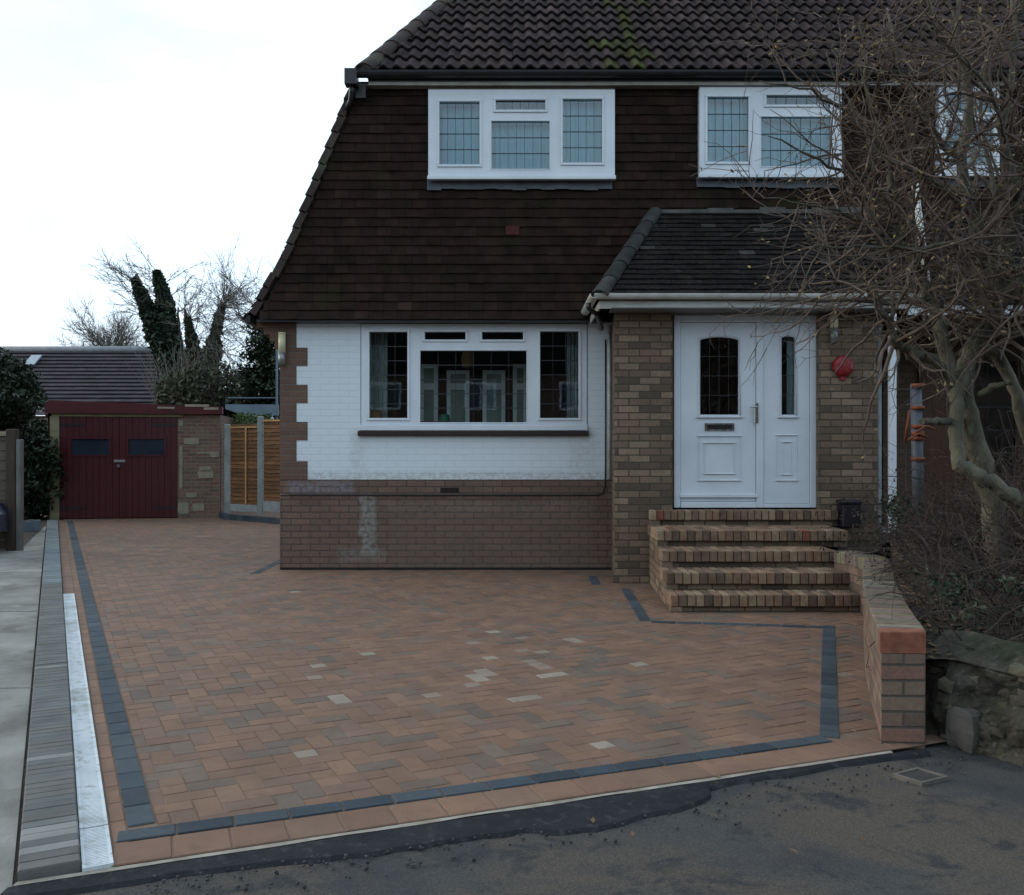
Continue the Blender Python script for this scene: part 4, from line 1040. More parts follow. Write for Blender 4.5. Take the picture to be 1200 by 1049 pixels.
# ------------------------------------------------------------------ neighbouring house, ground floor
b=MB(); b.box(PX_,5.35,YW,YW+.25,0,2.9,skip=('k',)); b.box(5.35,6.6,YW,YW+.25,0,1.0,skip=('k',)); b.box(6.6,10.5,YW,YW+.25,0,2.9,skip=('k',)); b.box(5.35,6.6,YW,YW+.25,2.55,2.9,skip=('k',))
b.build('wall',neigh_brick,N_H)
w4=window(N_H,5.35,6.6,1.0,2.55,YW+.02,[(5.43,5.93,1.1,2.45,5,3),(6.02,6.52,1.1,2.45,5,3)],glass)
w4.data.materials[0]=darkwood
for c_ in w4.children:
    if c_.name.startswith('sash'): c_.data.materials[0]=darkwood
b=MB(); b.face([(5.2,12.4,.8),(6.8,12.4,.8),(6.8,12.4,2.8),(5.2,12.4,2.8)]); b.build('interior',room_m,N_H)
b=MB(); b.box(PX_+.02,10.5,9.50,9.53,2.80,2.90); b.box(PX_-.26,PX_+.02,9.50,9.53,2.80,2.872); b.build('porch_fascia',upvc,N_H)
b=MB(); b.box(PX_+.02,10.5,9.53,YW,2.86,2.872); b.build('porch_soffit',darkwood,N_H)
b=MB(); gutter(b,(PX_+.02,9.45,2.965),(10.5,9.45,2.96),.05); b.build('porch_gutter',black_pl,N_H)
X0=xr_(1046,9.4); b=MB(); b.bbox(X0-.03,X0+.035,9.38,9.45,.5,2.80,.006); b.build('porch_post',upvc,N_H)
b=MB(); b.box(XR2+.09,X0+.02,10.1,10.14,.5,2.86); b.build('side_screen',M('grey_screen',(.13,.15,.17),(.09,.10,.12),3,.4,0),N_H)
b=MB(); b.bbox(4.75,5.22,YW-.04,YW-.004,.6,2.6,.006)
for k in range(3): b.box(4.79,5.18,YW-.05,YW-.0405,.7+k*.65,1.22+k*.65)
b.build('door',M('stained_door',(.09,.038,.02),(.055,.024,.014),3,.5,.2,30,stretch=(8,8,1)),N_H)
b=MB(); b.tube([(xr_(1076,9.3)-.02,9.33,4.1),(xr_(1087,9.3),9.3,3.05)],.034,10); b.build('downpipe',upvc_old,N_H)
b=MB(); b.box(4.0,10.5,9.0,YW,-.02,.45); b.build('porch_floor',conc_m,N_H)
# pole with orange bands, orange hoop
org=M('orange_plastic',(.20,.05,.018),(.13,.036,.014),4,.5,0)
t=thing('banded_pole','blue-grey pole wrapped with orange bands, standing behind the bare tree','pole',(xr_(1077,8.6),8.6,.5))
b=MB(); xx=xr_(1077,8.6); b.tube([(xx,8.6,.5),(xx-.02,8.62,2.02)],.052,12); b.build('shaft',M('pole_grey',(.085,.095,.115),(.06,.07,.085),4,.5,0),t)
for y_ in (452,478,500,508,514,538):
    z=zr(y_,8.6); b=MB(); b.tube([(xx-.01,8.6,z-.018),(xx-.01,8.6,z+.018)],.060,12); b.build('orange_band',org,t)
for y_,dx in ((503,.03),(512,-.04)):
    b=MB(); z=zr(y_,8.6); b.tube([(xx-.09+dx,8.53,z-.03),(xx+dx,8.52,z+.03),(xx+.09+dx,8.55,z+.0)],.011,6); b.build('strap',org,t)
t=thing('orange_hoop','thin orange hoop leaning in front of the white porch post','hoop',(xr_(1063,8.9),8.9,.6))
b=MB(); cx,cz=xr_(1063,8.9),zr(500,8.9)
b.tube([(cx+.05*math.cos(a)+.02*math.sin(a),8.9+.12*math.cos(a),cz+.15*math.sin(a)) for a in [2*math.pi*k/20 for k in range(21)]],.012,6,cap=False); b.build('ring',org,t)
b=MB(); b.box(cx-.01,cx+.01,8.89,8.91,.45,cz-.14); b.build('stick',darkwood,t)

# ------------------------------------------------------------------ front garden bank right of the wall
def outer(y):
    best=None
    for i in range(60):
        s=cum[-1]*i/59; p,n=at(s); q=p+n*WT
        if best is None or abs(q.y-y)<best[0]: best=(abs(q.y-y),q.x)
    return best[1]-.01
def bankz(x,y):
    f=min(1,max(0,(y-4.3)/2.5)); e=min(1,max(0,(x-2.1)/1.2))
    dr=.22*min(1,max(0,(4.3-x)/.6))*min(1,max(0,(y-7.9)/.5))
    return .36-dr+.18*f+.10*e+.05*noise.noise(Vector((x*1.7,y*1.7,1)))+.02*noise.noise(Vector((x*7,y*7,1)))
rw=[(2.0,4.62),(2.09,4.47),(2.30,4.14),(2.62,3.75),(3.1,3.25),(3.8,2.6)]   # foot of the rubble wall
b=MB()
ys=[4.5+i*.13 for i in range(50)]
for i in range(len(ys)-1):
    def lo(y): return outer(y) if y<8.15 else 3.0
    for k in range(40):
        def q(u,y): return (lo(y)+(11-lo(y))*(u/40)**1.5,y)
        A_=[q(k,ys[i]),q(k+1,ys[i]),q(k+1,ys[i+1]),q(k,ys[i+1])]; b.face([(x,y,bankz(x,y)) for x,y in A_],sm=True)
for i in range(14):
    y0,y1=2.5+i*.1429,2.5+(i+1)*.1429
    def lo2(y):
        for (xa,ya),(xb,yb) in zip(rw,rw[1:]):
            if yb<=y<=ya: return xa+(xb-xa)*(ya-y)/(ya-yb)+.10
        return 2.1
    for k in range(20):
        def q(u,y): return (lo2(y)+(11-lo2(y))*(u/20)**1.5,y)
        A_=[q(k,y0),q(k+1,y0),q(k+1,y1),q(k,y1)]; b.face([(x,y,bankz(x,max(y,4.3))) for x,y in A_],sm=True)
b.build('garden_bank',soil_m,None,'structure')
# rubble retaining wall
stone_m=M('rubble_stone',(.10,.09,.072),(.05,.047,.037),9,.92,.9,40,attr=True,moss=(.045,.055,.025),mossamt=.50)
T=thing('rubble_wall','low mossy rubble stone wall holding back the shrub bed at the road','wall',(2.6,3.8,0)); random.seed(61)
def stone(b,c,sx,sy,sz,ang,colr,sub=6):
    R_=Matrix.Rotation(ang,3,'Z'); off=rv(10); rings=[]
    for i in range(sub+1):
        th=math.pi*i/sub; ring=[]
        for k in range(10):
            ph=2*math.pi*k/10; v=Vector((math.sin(th)*math.cos(ph),math.sin(th)*math.sin(ph),math.cos(th)))
            v=Vector([math.copysign(abs(q)**.55,q) for q in v]); v*= 1+.22*noise.noise(v*1.6+off)
            ring.append(Vector(c)+R_@Vector((v.x*sx,v.y*sy,v.z*sz)))
        rings.append(ring)
    for i in range(sub):
        for k in range(10): b.face([rings[i][k],rings[i+1][k],rings[i+1][(k+1)%10],rings[i][(k+1)%10]],colr,sm=False)
b=MB(); core=MB()
rl=[Vector(q) for q in rw]; rc_=[0]
for a,c in zip(rl,rl[1:]): rc_.append(rc_[-1]+(c-a).length)
def rpt(s):
    s=max(0,min(s,rc_[-1]-1e-6)); i=0
    while rc_[i+1]<s: i+=1
    d=(rl[i+1]-rl[i]).normalized(); return rl[i].lerp(rl[i+1],(s-rc_[i])/(rc_[i+1]-rc_[i])),Vector((-d.y,d.x)),math.atan2(d.y,d.x)
def face_pt(s,z):
    p,n,a=rpt(s); q=Vector((p.x,p.y,z)); o=.03+z*.16+.075*noise.noise(q*5)+.04*noise.noise(q*14)+.015*noise.noise(q*40)
    if z>.36: o+=(z-.36)*1.6
    return Vector((p.x+n.x*o,p.y+n.y*o,z+(.02*noise.noise(q*6) if z>.3 else 0)))
NS,NZ=110,26
for i in range(NS):
    for k in range(NZ):
        s0,s1=rc_[-1]*i/NS,rc_[-1]*(i+1)/NS; z0,z1=-.04+.52*k/NZ,-.04+.52*(k+1)/NZ
        v=1+.35*noise.noise(face_pt(s0,z0)*9)
        core.face([face_pt(s0,z0),face_pt(s1,z0),face_pt(s1,z1),face_pt(s0,z1)],(v,v,v),sm=False)
def angular(b,c,sx,sy,sz,ang,colr):
    R_=Matrix.Rotation(ang,3,'Z')@Matrix.Rotation(random.uniform(-.25,.25),3,'Y'); pts=[Vector((x*random.uniform(.6,1),y*random.uniform(.7,1),z*random.uniform(.6,1))) for z in (-1,1) for x,y in ((-1,-1),(1,-1),(1,1),(-1,1))]
    mid=[Vector((0,-1.1,random.uniform(-.2,.2)))]
    W_=lambda v:Vector(c)+R_@Vector((v.x*sx,v.y*sy,v.z*sz)); P8=[W_(p) for p in pts]; m_=W_(mid[0])
    for q in ((0,1),(1,5),(5,4),(4,0)): b.face([P8[q[0]],P8[q[1]],m_],colr)
    b.face([P8[4],P8[5],P8[6],P8[7]],colr); b.face([P8[1],P8[2],P8[6],P8[5]],colr); b.face([P8[0],P8[4],P8[7],P8[3]],colr); b.face([P8[3],P8[2],P8[1],P8[0]],colr)
for i in range(150):
    s=random.uniform(0,rc_[-1]); z=random.uniform(.0,.38); q=face_pt(s,z); p,n_2,a=rpt(s); sz=random.uniform(.010,.034)
    k=random.uniform(.5,1.5); angular(b,(q.x+n_2.x*.012,q.y+n_2.y*.012,z),sz*random.uniform(1.1,2.0),sz*.9,sz,a,(k,k*.96,k*.88))
b.build('stonework',stone_m,T); core.build('earth_core',M('bank_face',(.06,.052,.038),(.028,.026,.021),9,.95,1.0,45,attr=True,moss=(.02,.025,.013),mossamt=.50,c3=(.085,.08,.065)),T)
b=MB(); p=G(1120,862); stone(b,(2.165,4.415,.07),.075,.05,.10,-1.0,(1,1,1),10); o=b.build('pale_stone',M('pale_stone',(.115,.103,.09),(.06,.056,.048),8,.9,.7,40),T)

# ------------------------------------------------------------------ tangled shrub on the bank
random.seed(71)
T=thing('tangled_shrub','tangled brown twiggy shrub with dark green leaves filling the bank behind the rubble wall','shrub',(4.2,6,.5))
b=MB()
for i in range(2300):
    y=random.uniform(4.55,9.0); x=outer(min(y,8.4))+.12+random.random()**1.1*3.6
    if y>8.3 and x<3.9: continue
    z=bankz(x,y); h=min(1.1,.25+.8*min(1,(x-outer(min(y,8.4)))/.9)); d=Vector((random.gauss(-.15,.6),random.gauss(-.1,.6),random.uniform(.35,1))).normalized()
    pts,rad=branch(b,Vector((x,y,z-.02)),d,h*random.uniform(.7,1.25),random.uniform(.003,.008),7,.22,-.11,3)
    for k in range(3):
        q=random.choice(pts[2:]); branch(b,q,rv().normalized(),random.uniform(.1,.32),.0022,4,.3,-.05,3)
b.build('stems',shrub_m,T)
b=MB()
def lv(cx,cy,cz,rx,ry,rz,n,s,m=None,cc=.4):
    for i in range(n):
        v=rv().normalized()*random.random()**.4; p=Vector((cx+v.x*rx,cy+v.y*ry,cz+v.z*rz))
        leaf(b,p,s*random.uniform(.6,1.3),lc(cc))
for k in range(34):
    px_=random.uniform(1085,1230); py_=random.uniform(672,752); Y=random.uniform(4.7,5.8); q=P(px_,py_,Y)
    lv(q.x,q.y,q.z,.10,.12,.07,34,.02)
for k in range(26):
    q=P(random.uniform(1036,1068),random.uniform(585,655),random.uniform(8.2,8.9)); lv(q.x,q.y,q.z,.10,.12,.09,30,.026)
for k in range(60):
    y=random.uniform(5,8.5); x=outer(y)+.3+random.random()*3; lv(x,y,bankz(x,y)+random.uniform(.1,.55),.12,.12,.08,22,.018)
b.build('leaves',leaf_dark,T)
b=MB()
for i in range(9000):
    y=random.uniform(4.6,8.8); xo=outer(min(y,8.4)) if i%40==0 or i<2 else xo; x=xo+.25+random.random()*3.3
    if y>8.3 and x<3.9: continue
    leaf(b,Vector((x,y,bankz(x,y)+random.random()*min(.75,.1+.7*(x-xo)/1.1))),random.uniform(.008,.02),lc(.4))
b.build('withered_leaves',M('withered',(.05,.036,.028),(.028,.024,.018),4,.9,0,attr=True),T)
b=MB()
for i in range(1500):
    y=random.uniform(4.5,8.8); x=outer(min(y,8.4))+.02+random.random()**2*1.2; leaf(b,Vector((x,y,bankz(x,y)+.012)),random.uniform(.015,.035),lc(.4),up=3)
o=b.build('leaf_litter',leaf_brown,None,'stuff'); o['label']='brown fallen leaves lying on the soil behind the curved wall'; o['category']='leaves'

# ------------------------------------------------------------------ bare tree in front
random.seed(81)
TR=thing('bare_tree','large gnarled leafless tree with grey forking limbs growing from the shrub bed on the right','tree',(3.2,6.2,.5))
b=MB(); limbs=[]
def L_(*s,n=10): limbs.append(limb(b,list(s),n))
L_((1178,700,6.2,17),(1166,625,6.2,15),(1152,555,6.2,14.5),(1138,505,6.2,13.5),(1129,466,6.2,12.5),(1131,430,6.2,11.5),n=14)
L_((1131,436,6.2,12),(1141,402,6.2,11),(1156,382,6.25,10.5),(1162,350,6.3,9.5),(1150,300,6.3,9),(1138,250,6.3,8),(1128,190,6.3,7),(1134,120,6.3,5.5),(1120,50,6.3,4),(1128,-40,6.3,2.5),n=12)
L_((1128,478,6.2,10),(1111,444,6.1,9.5),(1097,426,6.0,8),(1082,416,6.0,7),(1063,411,5.95,6.5),(1048,399,5.9,6),(1041,380,5.9,4.5),(1026,350,5.85,3),(1002,332,5.8,2.2),(968,322,5.7,1.2))
L_((1113,446,6.1,9),(1106,404,6.1,8.5),(1100,376,6.15,8),(1088,350,6.2,7),(1074,318,6.2,6),(1064,280,6.2,5),(1050,236,6.2,4.2),(1038,180,6.2,3.5),(1018,110,6.1,2.6),(1006,30,6.1,1.6),n=10)
L_((1156,392,6.2,9),(1176,352,6.1,8),(1203,326,6.0,7),(1240,295,5.9,6),(1290,230,5.9,4))
L_((1150,402,6.3,8),(1174,424,6.35,8),(1190,466,6.4,8),(1206,515,6.4,9),(1225,590,6.5,11),(1230,680,6.5,13))
L_((1230,640,5.9,13),(1205,596,5.9,11.5),(1186,581,5.9,10.5),(1155,562,5.9,10),(1126,544,5.9,10),(1120,515,5.95,9.5),(1120,480,6.0,9),(1126,448,6.1,9),(1144,408,6.15,9),(1160,376,6.2,8.5),(1180,305,6.1,7),(1190,232,6.0,6),(1176,150,6.0,5),(1190,60,6.0,3.5),(1182,-40,6.0,2),n=12)
L_((1148,463,6.05,4.5),(1164,451,5.95,4),(1186,448,5.85,3.5))
L_((1116,495,6.0,5),(1098,493,5.9,4.8),(1083,495,5.8,4.4))
L_((1165,394,6.1,4.5),(1185,390,5.9,4),(1220,382,5.8,3.2),(1260,360,5.7,2))
L_((1166,378,6.1,4),(1185,371,5.9,3.2),(1215,360,5.8,2.6),(1260,330,5.7,1.6))
L_((1150,282,6.2,4),(1112,286,5.9,3.2),(1070,292,5.7,2.6),(1020,290,5.6,1.9),(955,288,5.5,.9))
L_((1088,350,6.2,4),(1042,355,6.0,2.6),(962,350,5.8,1.7),(885,353,5.7,.8))
L_((1064,280,6.2,3.5),(1030,272,6.0,2.8),(990,250,5.9,2),(950,240,5.8,1.5),(900,232,5.7,.8))
L_((1050,236,6.2,3.2),(1010,205,6.0,2.4),(960,190,5.9,1.7),(900,160,5.8,.8))
L_((1038,180,6.2,3),(1000,140,6.1,2.2),(950,110,6.0,1.6),(890,95,6.0,.8))
L_((1128,190,6.3,4),(1090,150,6.1,3),(1060,90,6.0,2.2),(1040,10,6,1.4))
L_((1138,250,6.3,4),(1100,215,6.0,3),(1070,200,5.8,2.2),(1020,165,5.7,1.5),(970,60,5.7,.8))
L_((1190,232,6,4),(1215,180,5.8,3),(1225,100,5.7,2),(1215,20,5.7,1.2))
L_((1162,350,6.3,4),(1172,290,6.6,4),(1166,220,6.8,3.2),(1150,130,6.9,2.4),(1160,30,7,1.6))
L_((1176,150,6,3),(1150,90,5.7,2.4),(1100,40,5.6,1.6),(1080,-30,5.5,1))
trunk=b.build('trunk',bark_m,TR)
tw=MB(); buds=MB(); nb=0
def budc(): s=random.uniform(.6,1.5); return (s,s*random.uniform(.8,1.05),s*random.uniform(.6,1))
for li,(pts,rr) in enumerate(limbs):
    if li in (0,7,8): continue
    n=len(pts)
    lo_=int(n*.30) if li in (1,2,3,6) else int(n*.45 if li<6 else n*.15)
    for i in range(lo_,n):
        p=pts[i]
        if p.z<2.05: continue
        wl_=min(1,max(.12,(p.x*FP/p.y+600-900)/170))
        for q_ in range(random.choice((1,1,2,2))):
            if random.random()>wl_: continue
            dense=p.x*FP/p.y+600>1030
            d=(rv()+Vector((-.15,-.1,.15))).normalized(); L=random.uniform(.35,1.0)
            if p.x<1.9: L*=.6
            bp,br=branch(tw,p,d,L,min(rr[i]*.6,.013)+.002,8,.17,.01,5,.22)
            for k in range(2,len(bp)):
                for m_ in range(random.choice((0,1,1,1))):
                    d2=((bp[k]-bp[k-1]).normalized()+rv(.7)).normalized(); L2=random.uniform(.12,.42)
                    if bp[k].z<2.2 and random.random()<.5: continue
                    tp,_=branch(tw,bp[k],d2,L2,.0036,4,.24,0,3,.4)
                    for u in tp[1:]:
                        if random.random()<(.42 if dense else .2):
                            branch(tw,u,((tp[-1]-tp[0]).normalized()+rv(.7)).normalized(),random.uniform(.05,.16),.0019,2,.2,0,3,.6)
                        if random.random()<.24: leaf(buds,u+rv(.008),random.uniform(.009,.021),budc())
# a few long twigs reaching in front of the door
for (x0_,y0_,x1_,y1_) in ((985,362,905,374),(990,372,915,388),(1000,385,925,402),(1005,395,940,428),(1010,392,930,418),(985,352,900,364),(1015,350,930,340),(1000,335,900,325)):
    a=P(x0_,y0_,5.8); c=P(x1_,y1_,5.5); pts=[a.lerp(c,k/7)+rv(.012)+Vector((0,0,.03*math.sin(k*.45))) for k in range(8)]
    tw.tube(pts,[.004-.0004*k for k in range(8)],3,cap=False); tw.tube([P(x0_+45,y0_-5,5.9),a],[.006,.004],3,cap=False)
    for k in (2,4,6): branch(tw,pts[k],(c-a).normalized()+rv(.4),.15,.002,3,.2,0,3)
tw.build('twigs',twig_m,TR); buds.build('buds',bud_m,TR)

# ------------------------------------------------------------------ GARAGE
T=thing('garage','small brick garage with dark red timber double doors and a red parapet board','garage',(-7.7,18.9,0))
g0=Vector((-9.30,18.66,0)); gd=Vector((3.05,.42,0)).normalized(); gn=Vector((-gd.y,gd.x,0))
def gp(px_,py_,off=0):        # point on the garage front plane under a photo pixel
    kx=(px_-600)/FP; n=gn; o=g0+n*off
    Yd=(n.x*o.x+n.y*o.y)/(n.x*kx+n.y); return Vector((kx*Yd,Yd,CH-(py_-HY)*Yd/FP))
def gs(px_): return (gp(px_,600)-g0).dot(gd)
def gz(py_,px_=150): return gp(px_,py_).z
def gbox(b,s0,s1,o0,o1,z0,z1,c=None,skip=()): b.obox(g0+gd*s0+gn*o0+Vector((0,0,z0)),gd*(s1-s0),gn*(o1-o0),(0,0,z1-z0),c,skip)
def gquadbox(b,s0,s1,o0,o1,z0,z1a,z1b):
    p=lambda s,o,z:g0+gd*s+gn*o+Vector((0,0,z))
    b.hexa([p(s0,o0,z0),p(s1,o0,z0),p(s1,o1,z0),p(s0,o1,z0),p(s0,o0,z1a),p(s1,o0,z1b),p(s1,o1,z1b),p(s0,o1,z1a)])
sL,sD0,sD1,sR=gs(62),gs(70.5),gs(208),gs(258); zl=gz(489)
def uvb(b,s0,s1,o,z0,z1a,z1b):
    p=lambda s,z:g0+gd*s+gn*o+Vector((0,0,z)); b.face([p(s0,z0),p(s1,z0),p(s1,z1b),p(s0,z1a)],uv=[(s0,z0),(s1,z0),(s1,z1b),(s0,z1a)])
ztL,ztR=gz(469,64),gz(477,255)
b=MB(); uvb(b,sD1+.0,sR,0,-.03,ztR-.15+.03,ztR-.17); 
p=lambda s,o,z:g0+gd*s+gn*o+Vector((0,0,z))
b.face([p(sR,0,-.03),p(sR,5,-.03),p(sR,5,ztR-.17),p(sR,0,ztR-.17)],uv=[(0,-.03),(5,-.03),(5,2.1),(0,2.1)]); b.face([p(sL-.1,0,-.03),p(sL-.1,5,-.03),p(sL-.1,5,ztL-.1),p(sL-.1,0,ztL-.1)],uv=[(0,-.03),(5,-.03),(5,2.3),(0,2.3)])
b.face([p(sL-.1,5,-.03),p(sR,5,-.03),p(sR,5,2.1),p(sL-.1,5,2.2)],uv=[(0,0),(3,0),(3,2.1),(0,2.1)])
b.build('brick_pier',garage_brick,T)
# pale rendered patches left on the pier
b=MB(); random.seed(91)
for (x0_,x1_,y0_,y1_) in ((215,234,513,521),(233,248,546,553),(230,248,529.5,532),(231,251,551,561),(217,231,577,583),(209,215,492,500),(210,214,520,575),(208,222,588,603),(246,257,529,536),(225,240,590,599)):
    a,c=gs(x0_),gs(x1_); z0,z1=gz(y1_,230),gz(y0_,230)
    m_=[]; k=14; cx,cz=(a+c)/2,(z0+z1)/2
    for i in range(k):
        th=2*math.pi*i/k; m_.append(p(cx+(c-a)/2*max(-1,min(1,1.35*math.cos(th)))*random.uniform(.85,1),-.008,cz+(z1-z0)/2*max(-1,min(1,1.35*math.sin(th)))*random.uniform(.85,1)))
    b.face(m_)
    for i in range(k): b.face([m_[i],m_[(i+1)%k],m_[(i+1)%k]+gn*.007,m_[i]+gn*.007])
b.build('render_patch',M('render_patch',(.30,.27,.19),(.19,.19,.15),7,.9,.5,40),T)
b=MB(); gquadbox(b,sL-.12,sR+.06,-.10,.02,ztR-.15,ztL,ztR); b.build('parapet_board',redfascia,T)
b=MB()
for (x0_,x1_,h0,h1) in ((186,206,-.085,-.045),(218,245,-.02,.03),(240,257,-.07,-.02)):
    a,c=gs(x0_),gs(x1_); zz=ztR+(ztL-ztR)*(sR-(a+c)/2)/(sR-sL); gbox(b,a,c,-.112,-.1005 if h0<-.03 else .0,zz+h0,zz+h1)
b.build('bare_patch',M('bare_mortar',(.34,.29,.23),None,7,.9,.4,40),T)
b=MB(); gbox(b,sL-.02,sD1+.12,-.03,.05,zl+.01,zl+.10); gbox(b,sL-.05,sD0-.01,-.03,.05,-.03,zl+.009); b.build('timber_frame',timber,T)
b=MB(); uvb(b,sL-.12,sD1,0.06,-.03,2.3,2.2); b.build('back_panel',black_pl,T)
b=MB(); k=lambda s,o,z:g0+gd*s+gn*o+Vector((0,0,z)); b.face([k(sL-.15,-.02,ztL-.02),k(sR+.05,-.02,ztR-.02),k(sR+.05,5.1,ztR-.1),k(sL-.15,5.1,ztL-.1)]); b.build('flat_roof',lead,T)
gglass=M('dark_pane',(.025,.04,.065),(.015,.022,.035),2,.12,0,spec=.6)
mid=(sD0+sD1)/2
for (a,c,wx0,wx1,side) in ((sD0,mid-.003,84,128,0),(mid+.003,sD1,151,193,1)):
    b=MB(); n=9; w0,w1=gs(wx0),gs(wx1); z0,z1=gz(533,140),gz(514.5,140); pw=(c-a)/n
    for i in range(n):    # boards
        q0,q1=a+i*pw+.003,a+(i+1)*pw-.003
        for (u0,u1) in ((.02,z0-.02),(z1+.02,zl)):
            gbox(b,q0,q1,-.012,.02,u0,u1)
        if q1<w0-.02 or q0>w1+.02: gbox(b,q0,q1,-.012,.02,z0-.019,z1+.019)
        else:
            if q0<w0-.02: gbox(b,q0,w0-.02,-.012,.02,z0-.019,z1+.019)
            if q1>w1+.02: gbox(b,w1+.02,q1,-.012,.02,z0-.019,z1+.019)
    gbox(b,a,c,.021,.04,.02,z0); gbox(b,a,c,.021,.04,z1,zl)
    d=b.build('door',reddoor,T)
    b=MB()
    for (s0,s1,u0,u1) in ((w0-.035,w1+.035,z1,z1+.035),(w0-.035,w1+.035,z0-.035,z0),(w0-.035,w0,z0,z1),(w1,w1+.035,z0,z1)): gbox(b,s0,s1,-.03,.0,u0,u1)
    fr=b.build('window_frame',reddoor,d)
    b=MB(); gbox(b,w0,w1,-.004,.004,z0,z1); b.build('pane',gglass,d)
    for hz in (zl-.16,.22):
        b=MB(); 
        if side==0: gbox(b,a+.01,a+.50,-.020,-.0125,hz-.025,hz+.025)
        else: gbox(b,c-.50,c-.01,-.020,-.0125,hz-.025,hz+.025)
        b.build('strap_hinge',black_pl,d)
    if side==0:
        b=MB(); gbox(b,mid-.10,mid+.12,-.024,-.0125,gz(540,140)-.028,gz(540,140)+.022); q=b.build('hasp',M('galvanised',(.45,.46,.46),None,5,.4,0,metal=.6),d)
        b=MB(); gbox(b,mid-.035,mid+.02,-.05,-.0245,gz(546,140)-.03,gz(546,140)+.03); b.build('padlock',M('padlock_m',(.3,.3,.3),None,5,.4,0,metal=.7),q)

# ------------------------------------------------------------------ raised brick edging and side fence
def kerbline(pts,name,label):
    T=thing(name,label,'edging',(*pts[0],0)); b=MB(); random.seed(3)
    for (xa,ya),(xb,yb) in zip(pts,pts[1:]):
        d=Vector((xb-xa,yb-ya,0)); L=d.length; d.normalize(); n=Vector((-d.y,d.x,0)); k=max(1,int(L/.2))
        for i in range(k): 
            a=Vector((xa,ya,-.02))+d*(L*i/k+.003); b.obox(a,d*(L/k-.006),n*.1,Vector((0,0,.13+random.uniform(-.003,.003))),bluec(0,0))
    b.build('edging_block',paver_m,T)
e1=[G(250,604),G(262,609),G(300,612),G(345,616)]; kerbline([(p_.x,p_.y) for p_ in e1],'raised_edging','raised dark blue brick edging in front of the side fence')
e2=[G(304,601),G(345,603)]; kerbline([(p_.x,p_.y+.0) for p_ in e2],'fence_edging','short dark edging step at the foot of the right fence panel')
b=MB(); b.face([(e1[0].x,e1[0].y+.12,.09),(e1[1].x,e1[1].y+.12,.09),(e1[2].x,e1[2].y+.11,.09),(-2.9,e1[3].y+.1,.09),(-2.9,20.3,.09),(-6.4,20.3,.09)]); b.build('side_path',M('side_path_m',(.20,.125,.09),(.16,.11,.085),4,.9,.4,60),None,'structure')
F=thing('side_fence','stepped fence of orange-brown lap panels between grey concrete posts beside the garage','fence',(-5.6,19,0)); random.seed(13)
def fpost(px_,Y,ytop):
    x=xr_(px_,Y); b=MB(); b.bbox(x-.055,x+.055,Y-.05,Y+.05,-.05,zr(ytop,Y),.012); b.build('fence_post',conc2,F)
fpost(266.5,19.2,497); fpost(305.5,18.7,488)
def fpanel(px0,px1,Y0,Y1,ytop,ybot,gravel,mids):
    a=Vector((xr_(px0,Y0),Y0,0)); c=Vector((xr_(px1,Y1),Y1,0)); d=c-a; L=d.length; d.normalize(); n=Vector((-d.y,d.x,0)); z1,z0=zr(ytop,(Y0+Y1)/2),zr(ybot,(Y0+Y1)/2)
    b=MB(); z=z0; 
    while z<z1-.03:
        h=.082; k=random.uniform(.7,1.15); segs=[a+d*(L*i/6)+Vector((0,0,z+random.uniform(-.008,.008))) for i in range(7)]
        for i in range(6):
            p0,p1=segs[i],segs[i+1]; t0=p0+n*.012+Vector((0,0,h+.012)); t1=p1+n*.012+Vector((0,0,h+.012))
            b.face([p0-n*.008,p1-n*.008,t1,t0],(k,k*random.uniform(.93,1),k*.95)); b.face([p0+n*.0,p1+n*.0,p1-n*.008,p0-n*.008],(k,k,k))
        z+=h
    b.build('fence_panel',fence_m,F)
    b=MB(); b.obox(a-n*.03+Vector((0,0,z1-.03)),d*L,n*.06,(0,0,.035))
    for m_ in mids: b.obox(a+d*(L*m_-.02)-n*.03+Vector((0,0,z0)),d*.04,n*.018,(0,0,z1-z0-.03))
    b.build('batten',M('batten',(.45,.27,.11),(.33,.19,.08),4,.8,.2,40),F)
    b=MB(); b.obox(a-n*.02+Vector((0,0,z0-gravel)),d*L,n*.045,(0,0,gravel-.004)); b.build('gravel_board',conc2,F)
fpanel(270,302,19.15,18.75,500,591,.15,[.60]); fpanel(309,350,18.65,18.2,492,588,.20,[.8])
# hedge tops behind fence
random.seed(15)
T=thing('clipped_hedge','bright green hedge showing just above the lap fence','hedge',(-5.6,21,0)); b=MB()
for i in range(5200):
    q=P(random.uniform(258,318),random.uniform(485,520),random.uniform(20.3,21.6)); q.z=random.uniform(.2,1) *(q.z) if random.random()<.4 else q.z+.03*math.sin(q.x*9); leaf(b,q,.035,lc(.35))
b.build('leaves',leaf_hedge,T); b=MB(); 
for i in range(12): x=-6.6+i*.14; b.tube([(x,21,-.05),(x+.05,21,1.9)],.02,5)
b.build('stems',far_twig,T)
# thin metal frame with a blue-grey band behind
T=thing('metal_frame','thin metal frame with a blue-grey band rising behind the fence','frame',(-6,22.5,0)); Y=22.5
bl=M('blue_grey',(.15,.20,.24),(.11,.15,.19),3,.6,0)
b=MB(); b.box(xr_(264,Y),xr_(326,Y),Y,Y+.06,zr(487,Y),zr(474,Y)); b.build('band',bl,T)
b=MB(); 
for px_ in (264.5,323.5): b.box(xr_(px_,Y)-.025,xr_(px_,Y)+.025,Y+.061,Y+.1,-.05,zr(474 if px_<300 else 398,Y))
b.build('upright',bl,T)
b=MB(); b.box(xr_(266,Y),xr_(322,Y),Y+.07,Y+.09,zr(466,Y)-.012,zr(466,Y)+.012); b.build('rail',bl,T)

